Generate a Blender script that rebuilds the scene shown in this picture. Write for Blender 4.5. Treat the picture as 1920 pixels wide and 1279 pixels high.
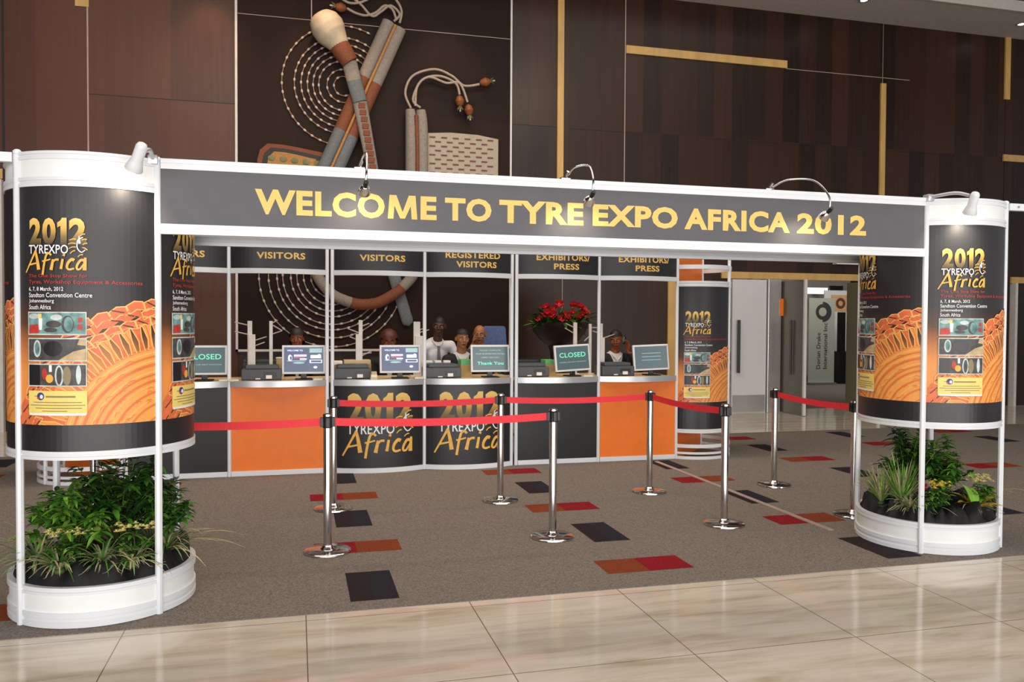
import bpy, bmesh, math, random
from mathutils import Vector, Matrix
from math import sin, cos, pi, radians, sqrt, atan2
for o in list(bpy.data.objects): bpy.data.objects.remove(o)
S = bpy.context.scene
COL = S.collection
rnd = random.Random(7)

# ------------------------------------------------------------ camera, world, lights
F, YAW, PIT, ROLL, CH = 1540.0, .257, .0241, .0054, 1.616
cd = bpy.data.cameras.new('camera'); cam = bpy.data.objects.new('camera', cd); COL.objects.link(cam)
cd.sensor_width = 36; cd.lens = F * 36 / 1920; cd.clip_end = 200; cd.clip_start = .05
fw = Vector((sin(YAW) * cos(PIT), cos(YAW) * cos(PIT), -sin(PIT)))
rt = Vector((cos(YAW), -sin(YAW), 0)); up = rt.cross(fw)
r2 = rt * cos(ROLL) + up * sin(ROLL); u2 = up * cos(ROLL) - rt * sin(ROLL)
cam.matrix_world = Matrix(((r2.x, u2.x, -fw.x, 0), (r2.y, u2.y, -fw.y, 0), (r2.z, u2.z, -fw.z, CH), (0, 0, 0, 1)))
S.camera = cam
W = bpy.data.worlds.new('World'); S.world = W; W.use_nodes = True
W.node_tree.nodes['Background'].inputs[0].default_value = (.90, .90, .90, 1)
W.node_tree.nodes['Background'].inputs[1].default_value = .32
S.view_settings.view_transform = 'Standard'; S.view_settings.look = 'None'
S.view_settings.gamma = 1; S.view_settings.use_curve_mapping = False
S.view_settings.exposure = 0.45
def light(name, kind, loc, target, energy, color=(1, 1, 1), size=.1, sizey=None, spot=60, blend=.6):
    l = bpy.data.lights.new(name, kind); l.energy = energy; l.color = color
    if kind == 'AREA':
        l.size = size
        if sizey: l.shape = 'RECTANGLE'; l.size_y = sizey
    else: l.shadow_soft_size = size
    if kind == 'SPOT': l.spot_size = radians(spot); l.spot_blend = blend
    o = bpy.data.objects.new(name, l); COL.objects.link(o); o.location = loc
    d = Vector(target) - Vector(loc)
    o.rotation_euler = d.to_track_quat('-Z', 'Y').to_euler()
    return o
light('daylight_glazing', 'AREA', (1, -8, 2.3), (2, 8, 1.6), 1400, (1, .98, .95), 22, 4.4)
light('hall_ceiling_glow', 'AREA', (2.5, 4.0, 9.0), (2.5, 4.2, 0), 520, (1, .94, .86), 18, 8)
light('desk_downlight_row', 'AREA', (1.3, 8.6, 6.6), (1.3, 9.9, 1.2), 190, (1, .82, .62), 8, .8)
light('artwork_downlight', 'SPOT', (.35, 11.9, 7.15), (.45, 13.2, 5.2), 75, (1, .62, .34), .08, spot=52, blend=.8)
light('wall_downlight', 'SPOT', (-1.3, 12.2, 7.15), (-1.25, 13.2, 5.3), 75, (1, .55, .26), .08, spot=50, blend=.8)
light('artwork_downlight_low', 'SPOT', (2.4, 11.9, 7.15), (2.3, 13.2, 4.9), 70, (1, .72, .48), .08, spot=55, blend=.8)
light('inner_hall_light', 'AREA', (13, 17, 4.6), (13.6, 18.6, 0.5), 110, (1, .97, .92), 4, 3)

# ------------------------------------------------------------ materials
def new_mat(name):
    m = bpy.data.materials.new(name); m.use_nodes = True
    return m, m.node_tree, m.node_tree.nodes['Principled BSDF']
def srgb(h):
    if isinstance(h, str):
        h = h.lstrip('#'); c = [int(h[i:i + 2], 16) / 255 for i in (0, 2, 4)]
    else: c = h
    return tuple(x / 12.92 if x <= .04045 else ((x + .055) / 1.055) ** 2.4 for x in c) + (1,)
def mat(name, col, rough=.5, metal=0, var=.06, scale=9, bump=0, emit=None, emits=1, spec=.5, coat=0, stretch=(1, 1, 1)):
    m, nt, b = new_mat(name)
    c = srgb(col)
    tc = nt.nodes.new('ShaderNodeTexCoord'); mp = nt.nodes.new('ShaderNodeMapping'); mp.inputs['Scale'].default_value = stretch
    nt.links.new(tc.outputs['Object'], mp.inputs[0])
    nz = nt.nodes.new('ShaderNodeTexNoise'); nz.inputs['Scale'].default_value = scale; nz.inputs['Detail'].default_value = 4
    nt.links.new(mp.outputs[0], nz.inputs[0])
    rp = nt.nodes.new('ShaderNodeValToRGB')
    rp.color_ramp.elements[0].color = tuple(max(0, x * (1 - var)) for x in c[:3]) + (1,)
    rp.color_ramp.elements[1].color = tuple(min(1, x * (1 + var)) for x in c[:3]) + (1,)
    rp.color_ramp.elements[0].position = .3; rp.color_ramp.elements[1].position = .7
    nt.links.new(nz.outputs[0], rp.inputs[0]); nt.links.new(rp.outputs[0], b.inputs['Base Color'])
    b.inputs['Roughness'].default_value = rough; b.inputs['Metallic'].default_value = metal
    b.inputs['Specular IOR Level'].default_value = spec; b.inputs['Coat Weight'].default_value = coat
    if bump:
        bp = nt.nodes.new('ShaderNodeBump'); bp.inputs['Strength'].default_value = bump; bp.inputs['Distance'].default_value = .01
        nt.links.new(nz.outputs[0], bp.inputs['Height']); nt.links.new(bp.outputs[0], b.inputs['Normal'])
    if emit:
        b.inputs['Emission Color'].default_value = srgb(emit); b.inputs['Emission Strength'].default_value = emits
    return m
def uv_grad(name, stops, rough=.4, axis=1, noise=0):
    m, nt, b = new_mat(name)
    uv = nt.nodes.new('ShaderNodeUVMap'); uv.uv_map = 'uv'; sp = nt.nodes.new('ShaderNodeSeparateXYZ'); nt.links.new(uv.outputs[0], sp.inputs[0])
    rp = nt.nodes.new('ShaderNodeValToRGB'); e = rp.color_ramp.elements
    while len(e) < len(stops): e.new(.5)
    for i, (p, c) in enumerate(stops): e[i].position = p; e[i].color = srgb(c)
    nt.links.new(sp.outputs[axis], rp.inputs[0]); nt.links.new(rp.outputs[0], b.inputs['Base Color'])
    b.inputs['Roughness'].default_value = rough
    return m
def wood_wall(name, dark, light_, plank, grain=1.0, rough=.34, spec=.36):
    m, nt, b = new_mat(name); N = nt.nodes; L = nt.links
    tc = N.new('ShaderNodeTexCoord'); sp = N.new('ShaderNodeSeparateXYZ'); L.new(tc.outputs['Object'], sp.inputs[0])
    dv = N.new('ShaderNodeMath'); dv.operation = 'DIVIDE'; dv.inputs[1].default_value = plank; L.new(sp.outputs[0], dv.inputs[0])
    fl = N.new('ShaderNodeMath'); fl.operation = 'FLOOR'; L.new(dv.outputs[0], fl.inputs[0])
    dz = N.new('ShaderNodeMath'); dz.operation = 'DIVIDE'; dz.inputs[1].default_value = 2.44; L.new(sp.outputs[2], dz.inputs[0])
    fz = N.new('ShaderNodeMath'); fz.operation = 'FLOOR'; L.new(dz.outputs[0], fz.inputs[0])
    cb = N.new('ShaderNodeCombineXYZ'); L.new(fl.outputs[0], cb.inputs[0]); L.new(fz.outputs[0], cb.inputs[1])
    wn = N.new('ShaderNodeTexWhiteNoise'); L.new(cb.outputs[0], wn.inputs['Vector'])
    mp = N.new('ShaderNodeMapping'); mp.inputs['Scale'].default_value = (14, 1, .5); L.new(tc.outputs['Object'], mp.inputs[0])
    nz = N.new('ShaderNodeTexNoise'); nz.inputs['Scale'].default_value = 1.6; nz.inputs['Detail'].default_value = 7; L.new(mp.outputs[0], nz.inputs[0])
    mx = N.new('ShaderNodeMath'); mx.operation = 'MULTIPLY_ADD'; mx.inputs[1].default_value = .55
    ad = N.new('ShaderNodeMath'); ad.operation = 'MULTIPLY'; ad.inputs[1].default_value = .62 * grain
    L.new(nz.outputs[0], ad.inputs[0]); L.new(wn.outputs['Value'], mx.inputs[0]); L.new(ad.outputs[0], mx.inputs[2])
    rp = N.new('ShaderNodeValToRGB'); rp.color_ramp.elements[0].color = srgb(dark); rp.color_ramp.elements[1].color = srgb(light_)
    rp.color_ramp.elements[0].position = .15; rp.color_ramp.elements[1].position = .85
    L.new(mx.outputs[0], rp.inputs[0]); L.new(rp.outputs[0], b.inputs['Base Color'])
    b.inputs['Roughness'].default_value = rough; b.inputs['Specular IOR Level'].default_value = spec
    return m
def marble():
    m, nt, b = new_mat('polished_marble'); N = nt.nodes; L = nt.links
    tc = N.new('ShaderNodeTexCoord'); mp = N.new('ShaderNodeMapping'); mp.inputs['Scale'].default_value = (.8, 5.5, 1); mp.inputs['Rotation'].default_value = (0, 0, .12)
    L.new(tc.outputs['Object'], mp.inputs[0])
    n1 = N.new('ShaderNodeTexNoise'); n1.inputs['Scale'].default_value = 1.5; n1.inputs['Detail'].default_value = 9; n1.inputs['Roughness'].default_value = .62; n1.inputs['Distortion'].default_value = .5
    L.new(mp.outputs[0], n1.inputs[0])
    rp = N.new('ShaderNodeValToRGB'); e = rp.color_ramp.elements; e.new(.5); e.new(.62)
    for i, (p, c) in enumerate(((.28, '#ac9c88'), (.42, '#c4b7a5'), (.55, '#d2c7b8'), (.75, '#dad1c6'))): e[i].position = p; e[i].color = srgb(c)
    L.new(n1.outputs[0], rp.inputs[0])
    sp = N.new('ShaderNodeSeparateXYZ'); L.new(tc.outputs['Object'], sp.inputs[0])
    facs = []
    for ax, off, per in ((0, .05, .912), (1, 3.6, .912)):
        a = N.new('ShaderNodeMath'); a.operation = 'ADD'; a.inputs[1].default_value = -off + per * 40.5; L.new(sp.outputs[ax], a.inputs[0])
        mo = N.new('ShaderNodeMath'); mo.operation = 'MODULO'; mo.inputs[1].default_value = per; L.new(a.outputs[0], mo.inputs[0])
        s = N.new('ShaderNodeMath'); s.operation = 'SUBTRACT'; s.inputs[1].default_value = per / 2; L.new(mo.outputs[0], s.inputs[0])
        ab = N.new('ShaderNodeMath'); ab.operation = 'ABSOLUTE'; L.new(s.outputs[0], ab.inputs[0])
        lt = N.new('ShaderNodeMath'); lt.operation = 'LESS_THAN'; lt.inputs[1].default_value = .0026; L.new(ab.outputs[0], lt.inputs[0]); facs.append(lt)
    mxm = N.new('ShaderNodeMath'); mxm.operation = 'MAXIMUM'; L.new(facs[0].outputs[0], mxm.inputs[0]); L.new(facs[1].outputs[0], mxm.inputs[1])
    mx = N.new('ShaderNodeMix'); mx.data_type = 'RGBA'; mx.inputs['B'].default_value = srgb('#6f6152')
    L.new(mxm.outputs[0], mx.inputs['Factor']); L.new(rp.outputs[0], mx.inputs['A']); L.new(mx.outputs['Result'], b.inputs['Base Color'])
    b.inputs['Roughness'].default_value = .09; b.inputs['Specular IOR Level'].default_value = .55
    return m
def carpet_mat(name, col, var=.3):
    m = mat(name, col, .95, 0, var, 110, .5, spec=.1)
    return m
M = {}
M['alu'] = mat('white_aluminium', '#dfe2e6', .34, 0, .02, 5)
M['silver'] = mat('silver_aluminium', '#c3c6ca', .32, .55, .03, 5)
M['panel_white'] = mat('white_laminate', '#eceeee', .4, 0, .015)
M['black_print'] = mat('black_print', '#202024', .38, 0, .05)
M['black_panel'] = mat('black_laminate', '#141517', .42, 0, .05)
M['header_black'] = mat('charcoal_fascia', '#59585d', .58, 0, .04)
M['orange_panel'] = mat('orange_laminate', '#f57a1c', .4, 0, .04)
M['gold'] = mat('gold_lettering', '#f2c468', .5, 0, .03)
M['gold_dim'] = mat('golden_orange_ink', '#f0b64c', .5, 0, .12, 30)
M['white_ink'] = mat('white_ink', '#f0f0f2', .5)
M['red_ink'] = mat('red_ink', '#c5392f', .5)
M['grey_ink'] = mat('grey_ink', '#8d8463', .6)
M['chrome'] = mat('polished_chrome', '#d4d4d4', .13, 1, .02)
M['black_plastic'] = mat('black_plastic', '#17171a', .38, 0, .1)
M['red_belt'] = mat('red_webbing', '#ea2f3a', .62, 0, .06, 60)
M['carpet'] = carpet_mat('grey_brown_carpet', '#7b726b', .42)
M['carpet_red'] = carpet_mat('red_carpet_inlay', '#861c25', .2)
M['carpet_rust'] = carpet_mat('rust_carpet_inlay', '#7f3d26', .2)
M['carpet_dark'] = carpet_mat('charcoal_carpet_inlay', '#2b2a30', .2)
M['carpet_plum'] = carpet_mat('dark_plum_carpet_inlay', '#2e2528', .2)
M['marble'] = marble()
M['wood'] = wood_wall('lacquered_walnut', '#150a05', '#3b2216', .34, .9, rough=.36)
M['wood_left'] = wood_wall('lacquered_walnut_reddish', '#3f2015', '#5c3424', .9, .7, .40)
M['wood_art'] = wood_wall('dark_brown_backing', '#1c0d08', '#28140c', 2.2, .25, .6, .16)
M['maple'] = mat('pale_maple', '#c39c5c', .4, 0, .12, 3, stretch=(3, 3, .6))
M['seam'] = mat('pale_metal_seam', '#a8948a', .4)
M['seam_dark'] = mat('dark_joint', '#160b08', .6)  # dark brown of the panel joints and the mat's border line
M['frame_grey'] = mat('pale_grey_frame', '#c9c4c0', .4)
M['soffit'] = mat('white_soffit', '#bdb3ab', .8)
M['ceil_dark'] = mat('brown_ceiling', '#33281f', .8)
M['bulkhead'] = mat('brown_bulkhead', '#4a3d32', .8)
M['worktop'] = mat('beech_worktop', '#d3b78d', .45, 0, .08, 6)
M['leaf_dark'] = mat('dark_leaf', '#24491b', .45, 0, .5, 12)
M['leaf_mid'] = mat('mid_green_leaf', '#4b8029', .45, 0, .45, 12)
M['leaf_light'] = mat('bright_leaf', '#7fb03f', .45, 0, .35, 12)
M['leaf_grass'] = mat('variegated_blade', '#8b9a68', .5, 0, .5, 14)
M['leaf_straw'] = mat('straw_blade', '#b7ab85', .55, 0, .3, 14)
M['leaf_yellow'] = mat('croton_yellow', '#c2a332', .4, 0, .4, 25)
M['stem'] = mat('green_stem', '#4a5a2a', .6)
M['flower_cream'] = mat('cream_petal', '#efe6a4', .6, 0, .12, 60)
M['flower_yellow'] = mat('yellow_petal', '#e8cf5a', .6, 0, .15, 60)
M['flower_red'] = mat('red_spathe', '#b8202a', .4, 0, .25, 20)
M['cloth'] = mat('black_crinkled_cloth', '#0b0b0d', .75, 0, .25, 8)
M['bowl'] = mat('dark_bronze_bowl', '#241612', .45, 0, .2)
M['bead_white'] = mat('ivory_bead', '#b9aea4', .5)
M['cord_pale'] = mat('pale_cord', '#96877b', .7, 0, .15, 40)
M['cord_brown'] = mat('brown_cord', '#8d6a55', .7)
M['stone_head'] = mat('ivory_club_head', '#b3a58f', .6, 0, .15, 6)
M['weave_grey'] = mat('grey_woven_band', '#857b73', .8, 0, .16, 40, .4)
M['weave_slate'] = mat('slate_woven_band', '#63686b', .8, 0, .16, 40, .4)
M['weave_rust'] = mat('rust_woven_band', '#754028', .8, 0, .22, 40, .4)
M['weave_tan'] = mat('tan_woven_band', '#a3743f', .8, 0, .22, 40, .4)
M['seed'] = mat('amber_seed_pod', '#7f4823', .5, 0, .25)
M['olive'] = mat('olive_tassel', '#6f7048', .7, 0, .25)
M['linen'] = mat('pale_linen_weave', '#a3988a', .9, 0, .1, 50, .3)
M['mat_dash'] = mat('brown_dash_weave', '#6a4038', .8)
M['monitor_frame'] = mat('pale_monitor_bezel', '#e2e0e2', .4)
M['printer'] = mat('dark_grey_printer', '#4c4f52', .5)
M['paper'] = mat('white_paper', '#f3efe8', .7)
M['cream'] = mat('cream_card', '#cdb78c', .7)
M['tan_box'] = mat('tan_cardboard', '#ab8d5e', .8)
M['green_box'] = mat('green_card', '#5fae6e', .6)
M['blue_box'] = mat('pale_blue_plastic', '#a9bccb', .35)
M['rack_white'] = mat('off_white_rack', '#d9d2cc', .5)
M['rack_prong'] = mat('grey_rod', '#b0a7a0', .4)
M['blue_fabric'] = mat('blue_chair_fabric', '#4b5d8a', .85, 0, .15, 30)
M['screen_grey'] = mat('grey_green_screen', '#3c4a4e', .3, emit='#5b7376', emits=.33)
M['screen_blue'] = mat('blue_screen', '#3b4563', .3, emit='#536080', emits=.33)
M['screen_green'] = mat('green_screen_text', '#59b89a', .4, emit='#63c7a4', emits=.8)
M['screen_pale'] = mat('pale_screen_text', '#c8d0ee', .4, emit='#c3cbf0', emits=.8)
M['screen_red'] = mat('red_screen_text', '#a0526a', .4, emit='#a05068', emits=.7)
M['screen_teal'] = mat('teal_screen_text', '#86a3a3', .4, emit='#86a5a3', emits=.7)
M['door_white'] = mat('pale_grey_door', '#c9c9ca', .35, 0, .02)
M['steel'] = mat('brushed_steel', '#b9b7b2', .3, .8, .06, 4, stretch=(1, 1, .1))
M['door_dark'] = mat('smoked_door', '#5d574f', .25, 0, .06, 2)
M['door_olive'] = mat('olive_grey_door', '#6a6852', .35, 0, .05, 2)
M['dark_handle'] = mat('dark_bronze_handle', '#2a2524', .35)
M['dark_void'] = mat('painted_interior_shade', '#241a14', .6)  # shade of the unlit doorway put into the colour
M['banner'] = mat('pale_sage_banner', '#b9bcae', .6, 0, .02)
M['banner_ink'] = mat('charcoal_banner_ink', '#3b3f3d', .6)
M['orange_poster'] = mat('apricot_poster', '#e6b483', .6)
M['bulb'] = mat('lit_bulb', '#fff6e6', .3, emit='#fff1d8', emits=14)
M['skin_a'] = mat('brown_skin', '#7a4a2e', .5, 0, .08)
M['skin_b'] = mat('light_brown_skin', '#a06a48', .5, 0, .08)
M['skin_c'] = mat('deep_brown_skin', '#4d3027', .5, 0, .08)
M['skin_d2'] = mat('tan_brown_skin', '#96603c', .5, 0, .08)
M['skin_d'] = mat('warm_brown_skin', '#8a4a2a', .5, 0, .08)
M['hair'] = mat('black_hair', '#120d0c', .6, 0, .3, 40)
M['hair_red'] = mat('auburn_hair', '#4a1c16', .55, 0, .4, 30)
M['eye_white'] = mat('eye_white', '#e6ded8', .3)
M['eye_dark'] = mat('dark_iris', '#140c0a', .2)
M['lips'] = mat('lip_tone', '#6a302a', .45)
M['shirt'] = mat('white_cotton', '#d9d8da', .8, 0, .05, 6)
M['jacket'] = mat('black_jacket', '#15161a', .8, 0, .15)
M['jacket_grey'] = mat('charcoal_jacket', '#2b2c31', .8, 0, .15)
M['tie'] = mat('grey_tie', '#7d7d84', .6)
M['trouser'] = mat('dark_trouser', '#1d1e24', .85)
# poster inks
M['p_base'] = uv_grad('poster_fade', [(0, '#f2994a'), (.19, '#f0974a'), (.30, '#bd733c'), (.40, '#5b3b28'), (.52, '#2c2a2c'), (1, '#29292d')], .46)
M['p_digit'] = uv_grad('gold_to_bronze_fade', [(0, '#4b402e'), (.3, '#8d7442'), (.62, '#e3b352'), (1, '#f6cf77')], .5)
M['p_tread'] = mat('tread_orange', '#e4714a', .45, 0, .14, 25)
M['p_side'] = mat('sidewall_orange', '#f3a352', .45, 0, .06, 12)
M['p_line'] = mat('line_art_amber', '#f7bd68', .45)
M['p_lined'] = mat('line_art_rust', '#de7a3e', .45)
M['p_gap'] = mat('tread_gap', '#5a3524', .45)
M['p_box'] = mat('pale_yellow_ink', '#f1d878', .5)
M['p_teal'] = mat('photo_teal', '#6f9a97', .5, 0, .5, 22)
M['p_red'] = mat('photo_red', '#c23b33', .5, 0, .3, 22)
M['p_grey'] = mat('photo_grey', '#4a4747', .5, 0, .5, 22)
M['p_sand'] = mat('photo_sand', '#c9ae84', .5, 0, .3, 22)
M['p_pale'] = mat('photo_pale', '#c7d3d2', .5, 0, .25, 22)
M['p_blue'] = mat('blue_ink', '#2b3d9a', .5)

# ------------------------------------------------------------ builders
LOC = {}
def tag(o, label=None, cat=None, group=None, kind=None):
    if label: o['label'] = label
    if cat: o['category'] = cat
    if group: o['group'] = group
    if kind: o['kind'] = kind
    return o
def thing(name, label, cat, loc=(0, 0, 0), group=None, rz=0):
    o = bpy.data.objects.new(name, None); COL.objects.link(o); o.location = loc; o.rotation_euler = (0, 0, rz)
    o.empty_display_size = .1
    LOC[o.name] = Vector(loc)
    return tag(o, label, cat, group)
def obj(name, bm, m, parent=None, world=False, smooth=False, label=None, auto=None):
    """bm -> one mesh object; world=True: verts are in world coordinates"""
    if world and parent is not None:
        bmesh.ops.transform(bm, matrix=Matrix.Translation(-LOC[parent.name]), verts=bm.verts)
    me = bpy.data.meshes.new(name); bm.to_mesh(me); bm.free()
    ms = m if isinstance(m, (list, tuple)) else [m]
    for x in ms: me.materials.append(M[x] if isinstance(x, str) else x)
    if smooth:
        me.polygons.foreach_set('use_smooth', [True] * len(me.polygons))
        try: me.set_sharp_from_angle(angle=radians(auto or 40))
        except Exception: pass
    o = bpy.data.objects.new(name, me); COL.objects.link(o)
    if parent is not None:
        o.parent = parent; LOC[o.name] = LOC[parent.name].copy()
    else: LOC[o.name] = Vector((0, 0, 0))
    if label: o['label'] = label
    return o
def copy_tree(o, parent=None):
    c = o.copy(); COL.objects.link(c)
    if parent is not None: c.parent = parent
    LOC[c.name] = LOC.get(o.name, Vector((0, 0, 0))).copy()
    for ch in list(o.children): copy_tree(ch, c)
    return c
def setmi(bm, n0, mi):
    bm.faces.ensure_lookup_table()
    for f in bm.faces[n0:]: f.material_index = mi
def box(bm, x0, x1, y0, y1, z0, z1, mi=0, bev=0):
    n0 = len(bm.faces)
    r = bmesh.ops.create_cube(bm, size=1)
    for v in r['verts']:
        v.co = Vector((x0 + (v.co.x + .5) * (x1 - x0), y0 + (v.co.y + .5) * (y1 - y0), z0 + (v.co.z + .5) * (z1 - z0)))
    if bev:
        es = list({e for v in r['verts'] for e in v.link_edges})
        bmesh.ops.bevel(bm, geom=es, offset=bev, segments=2, affect='EDGES', profile=.6)
    setmi(bm, n0, mi); return bm
def frame_of(d):
    d = d.normalized(); a = Vector((0, 0, 1)) if abs(d.z) < .9 else Vector((1, 0, 0))
    x = d.cross(a).normalized(); return x, d.cross(x)
def tube(bm, pts, r, seg=8, mi=0, cap=True, flat=None):
    n0 = len(bm.faces); pts = [Vector(p) for p in pts]
    rs = r if isinstance(r, (list, tuple)) else [r] * len(pts)
    rings = []; prevx = None
    for i, p in enumerate(pts):
        d = (pts[min(i + 1, len(pts) - 1)] - pts[max(i - 1, 0)])
        if d.length < 1e-9: d = Vector((0, 0, 1))
        d.normalize()
        if prevx is None: x, y = frame_of(d)
        else:
            x = prevx - d * prevx.dot(d)
            if x.length < 1e-6: x, _ = frame_of(d)
            x.normalize(); y = d.cross(x)
        prevx = x
        rings.append([bm.verts.new(p + (x * cos(2 * pi * k / seg) * (flat or 1) + y * sin(2 * pi * k / seg)) * rs[i]) for k in range(seg)])
    for a, b in zip(rings, rings[1:]):
        for k in range(seg): bm.faces.new((a[k], a[(k + 1) % seg], b[(k + 1) % seg], b[k]))
    if cap:
        bm.faces.new(rings[0][::-1]); bm.faces.new(rings[-1])
    bm.faces.ensure_lookup_table(); setmi(bm, n0, mi); return bm
def lathe(bm, prof, seg=32, c=(0, 0), mi=0, a0=0, a1=2 * pi):
    n0 = len(bm.faces); full = abs(a1 - a0 - 2 * pi) < 1e-6; n = seg if full else seg + 1
    rings = []
    for r, z in prof:
        rings.append([bm.verts.new((c[0] + r * cos(a0 + (a1 - a0) * k / seg), c[1] + r * sin(a0 + (a1 - a0) * k / seg), z)) for k in range(n)])
    for a, b in zip(rings, rings[1:]):
        for k in range(seg):
            j = (k + 1) % n
            bm.faces.new((a[k], a[j], b[j], b[k]))
    setmi(bm, n0, mi); return bm
def sphere(bm, c, r, mi=0, seg=12, rings=8, rot=None):
    n0 = len(bm.faces)
    q = bmesh.ops.create_uvsphere(bm, u_segments=seg, v_segments=rings, radius=1)
    rr = r if isinstance(r, (tuple, list)) else (r, r, r)
    for v in q['verts']:
        p = Vector((v.co.x * rr[0], v.co.y * rr[1], v.co.z * rr[2]))
        if rot: p = rot @ p
        v.co = p + Vector(c)
    setmi(bm, n0, mi); return bm
def prism(bm, pts, y0, y1, mi=0):
    """xz outline extruded along y"""
    n0 = len(bm.faces)
    a = [bm.verts.new((x, y0, z)) for x, z in pts]; b = [bm.verts.new((x, y1, z)) for x, z in pts]
    bm.faces.new(a); bm.faces.new(b[::-1]); n = len(pts)
    for k in range(n): bm.faces.new((a[(k + 1) % n], a[k], b[k], b[(k + 1) % n]))
    setmi(bm, n0, mi); return bm
def smooth_pts(pts, n=6):
    pts = [Vector(p) for p in pts]; out = []
    for i in range(len(pts) - 1):
        p0, p1, p2, p3 = pts[max(i - 1, 0)], pts[i], pts[i + 1], pts[min(i + 2, len(pts) - 1)]
        for k in range(n):
            t = k / n
            out.append(.5 * ((2 * p1) + (p2 - p0) * t + (2 * p0 - 5 * p1 + 4 * p2 - p3) * t * t + (3 * p1 - p0 - 3 * p2 + p3) * t ** 3))
    out.append(pts[-1]); return out
_tc = {}
def text_geo(s, bold=0.0):
    k = (s, bold)
    if k not in _tc:
        cu = bpy.data.curves.new('t', 'FONT'); cu.body = s; cu.offset = bold; cu.resolution_u = 3; cu.align_x = 'CENTER'
        cu.space_character = 1 + bold * 2.2; cu.space_line = .82
        o = bpy.data.objects.new('t', cu); me = bpy.data.meshes.new_from_object(o)
        vs = [(v.co.x, v.co.y) for v in me.vertices]; ps = [tuple(p.vertices) for p in me.polygons]
        bpy.data.objects.remove(o); bpy.data.meshes.remove(me); bpy.data.curves.remove(cu)
        xs = [v[0] for v in vs]; ys = [v[1] for v in vs]
        _tc[k] = ([((x - min(xs)) / (max(xs) - min(xs)), (y - min(ys)) / (max(ys) - min(ys))) for x, y in vs], ps)
    return _tc[k]
EPS = .0009
class Sheet:
    """flat artwork in (u, v), layered on w, later bent onto a surface"""
    def __init__(self):
        self.bm = bmesh.new(); self.n = 0; self.uv = self.bm.loops.layers.uv.new('uv')
    def face(self, pts, mi, layer, uvf=None):
        self.n += 1; w = layer * EPS + (self.n % 60) * 1e-5   # neighbours in one layer never share a plane
        vs = [self.bm.verts.new((p[0], p[1], w)) for p in pts]
        try: f = self.bm.faces.new(vs)
        except Exception: return
        f.normal_update()
        if f.normal.z < 0: f.normal_flip()
        f.material_index = mi
        for l in f.loops: l[self.uv].uv = uvf(l.vert.co.x, l.vert.co.y) if uvf else (l.vert.co.x, l.vert.co.y)
    def rect(self, u0, u1, v0, v1, mi, layer, uvf=None): self.face([(u0, v0), (u1, v0), (u1, v1), (u0, v1)], mi, layer, uvf)
    def ell(self, cu, cv, ru, rv, mi, layer, n=20, rot=0):
        self.face([(cu + ru * cos(2 * pi * k / n) * cos(rot) - rv * sin(2 * pi * k / n) * sin(rot), cv + ru * cos(2 * pi * k / n) * sin(rot) + rv * sin(2 * pi * k / n) * cos(rot)) for k in range(n)], mi, layer)
    def arc(self, cu, cv, r0, r1, a0, a1, mi, layer, n=24):
        for k in range(n):
            p, q = a0 + (a1 - a0) * k / n, a0 + (a1 - a0) * (k + 1) / n
            self.face([(cu + r0 * cos(p), cv + r0 * sin(p)), (cu + r1 * cos(p), cv + r1 * sin(p)), (cu + r1 * cos(q), cv + r1 * sin(q)), (cu + r0 * cos(q), cv + r0 * sin(q))], mi, layer)
    def stroke(self, pts, w, mi, layer, closed=False, sm=0):
        if sm: pts = [(p.x, p.y) for p in smooth_pts([(x, y, 0) for x, y in pts], sm)]
        n = len(pts); ws = w if isinstance(w, list) else [w] * n
        if len(ws) != n: ws = [ws[0] + (ws[-1] - ws[0]) * i / (n - 1) for i in range(n)]
        L = []
        for i in range(n):
            a = pts[i - 1] if (i or closed) else pts[0]; b = pts[(i + 1) % n] if (i < n - 1 or closed) else pts[-1]
            dx, dy = b[0] - a[0], b[1] - a[1]; d = math.hypot(dx, dy) or 1
            nx, ny = -dy / d * ws[i] / 2, dx / d * ws[i] / 2
            L.append(((pts[i][0] + nx, pts[i][1] + ny), (pts[i][0] - nx, pts[i][1] - ny)))
        for i in range(n if closed else n - 1):
            a, b = L[i], L[(i + 1) % n]
            self.face([a[0], a[1], b[1], b[0]], mi, layer)
    def text(self, s, u0, u1, v0, v1, mi, layer, bold=.0, uvf=None, slant=0):
        vs, ps = text_geo(s, bold)
        P = [(u0 + (x + slant * (y - .5)) * (u1 - u0), v0 + y * (v1 - v0)) for x, y in vs]
        for p in ps:
            if len(p) > 4:
                for i in range(1, len(p) - 1): self.face([P[p[0]], P[p[i]], P[p[i + 1]]], mi, layer, uvf)
            else: self.face([P[i] for i in p], mi, layer, uvf)
    def clip(self, u0, u1, v0, v1):
        for co, no in (((u0, 0, 0), (-1, 0, 0)), ((u1, 0, 0), (1, 0, 0)), ((0, v0, 0), (0, -1, 0)), ((0, v1, 0), (0, 1, 0))):
            g = self.bm.verts[:] + self.bm.edges[:] + self.bm.faces[:]
            bmesh.ops.bisect_plane(self.bm, geom=g, dist=1e-6, plane_co=co, plane_no=no, clear_outer=True)
    def bend(self, fn, step=.03):
        us = [v.co.x for v in self.bm.verts]; u = min(us) + step; e = max(us)
        while u < e - 1e-4:
            g = self.bm.verts[:] + self.bm.edges[:] + self.bm.faces[:]
            bmesh.ops.bisect_plane(self.bm, geom=g, dist=1e-6, plane_co=(u, 0, 0), plane_no=(1, 0, 0)); u += step
        return self.map(fn)
    def map(self, fn):
        for v in self.bm.verts: v.co = Vector(fn(v.co.x, v.co.y, v.co.z))
        return self.bm

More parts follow.
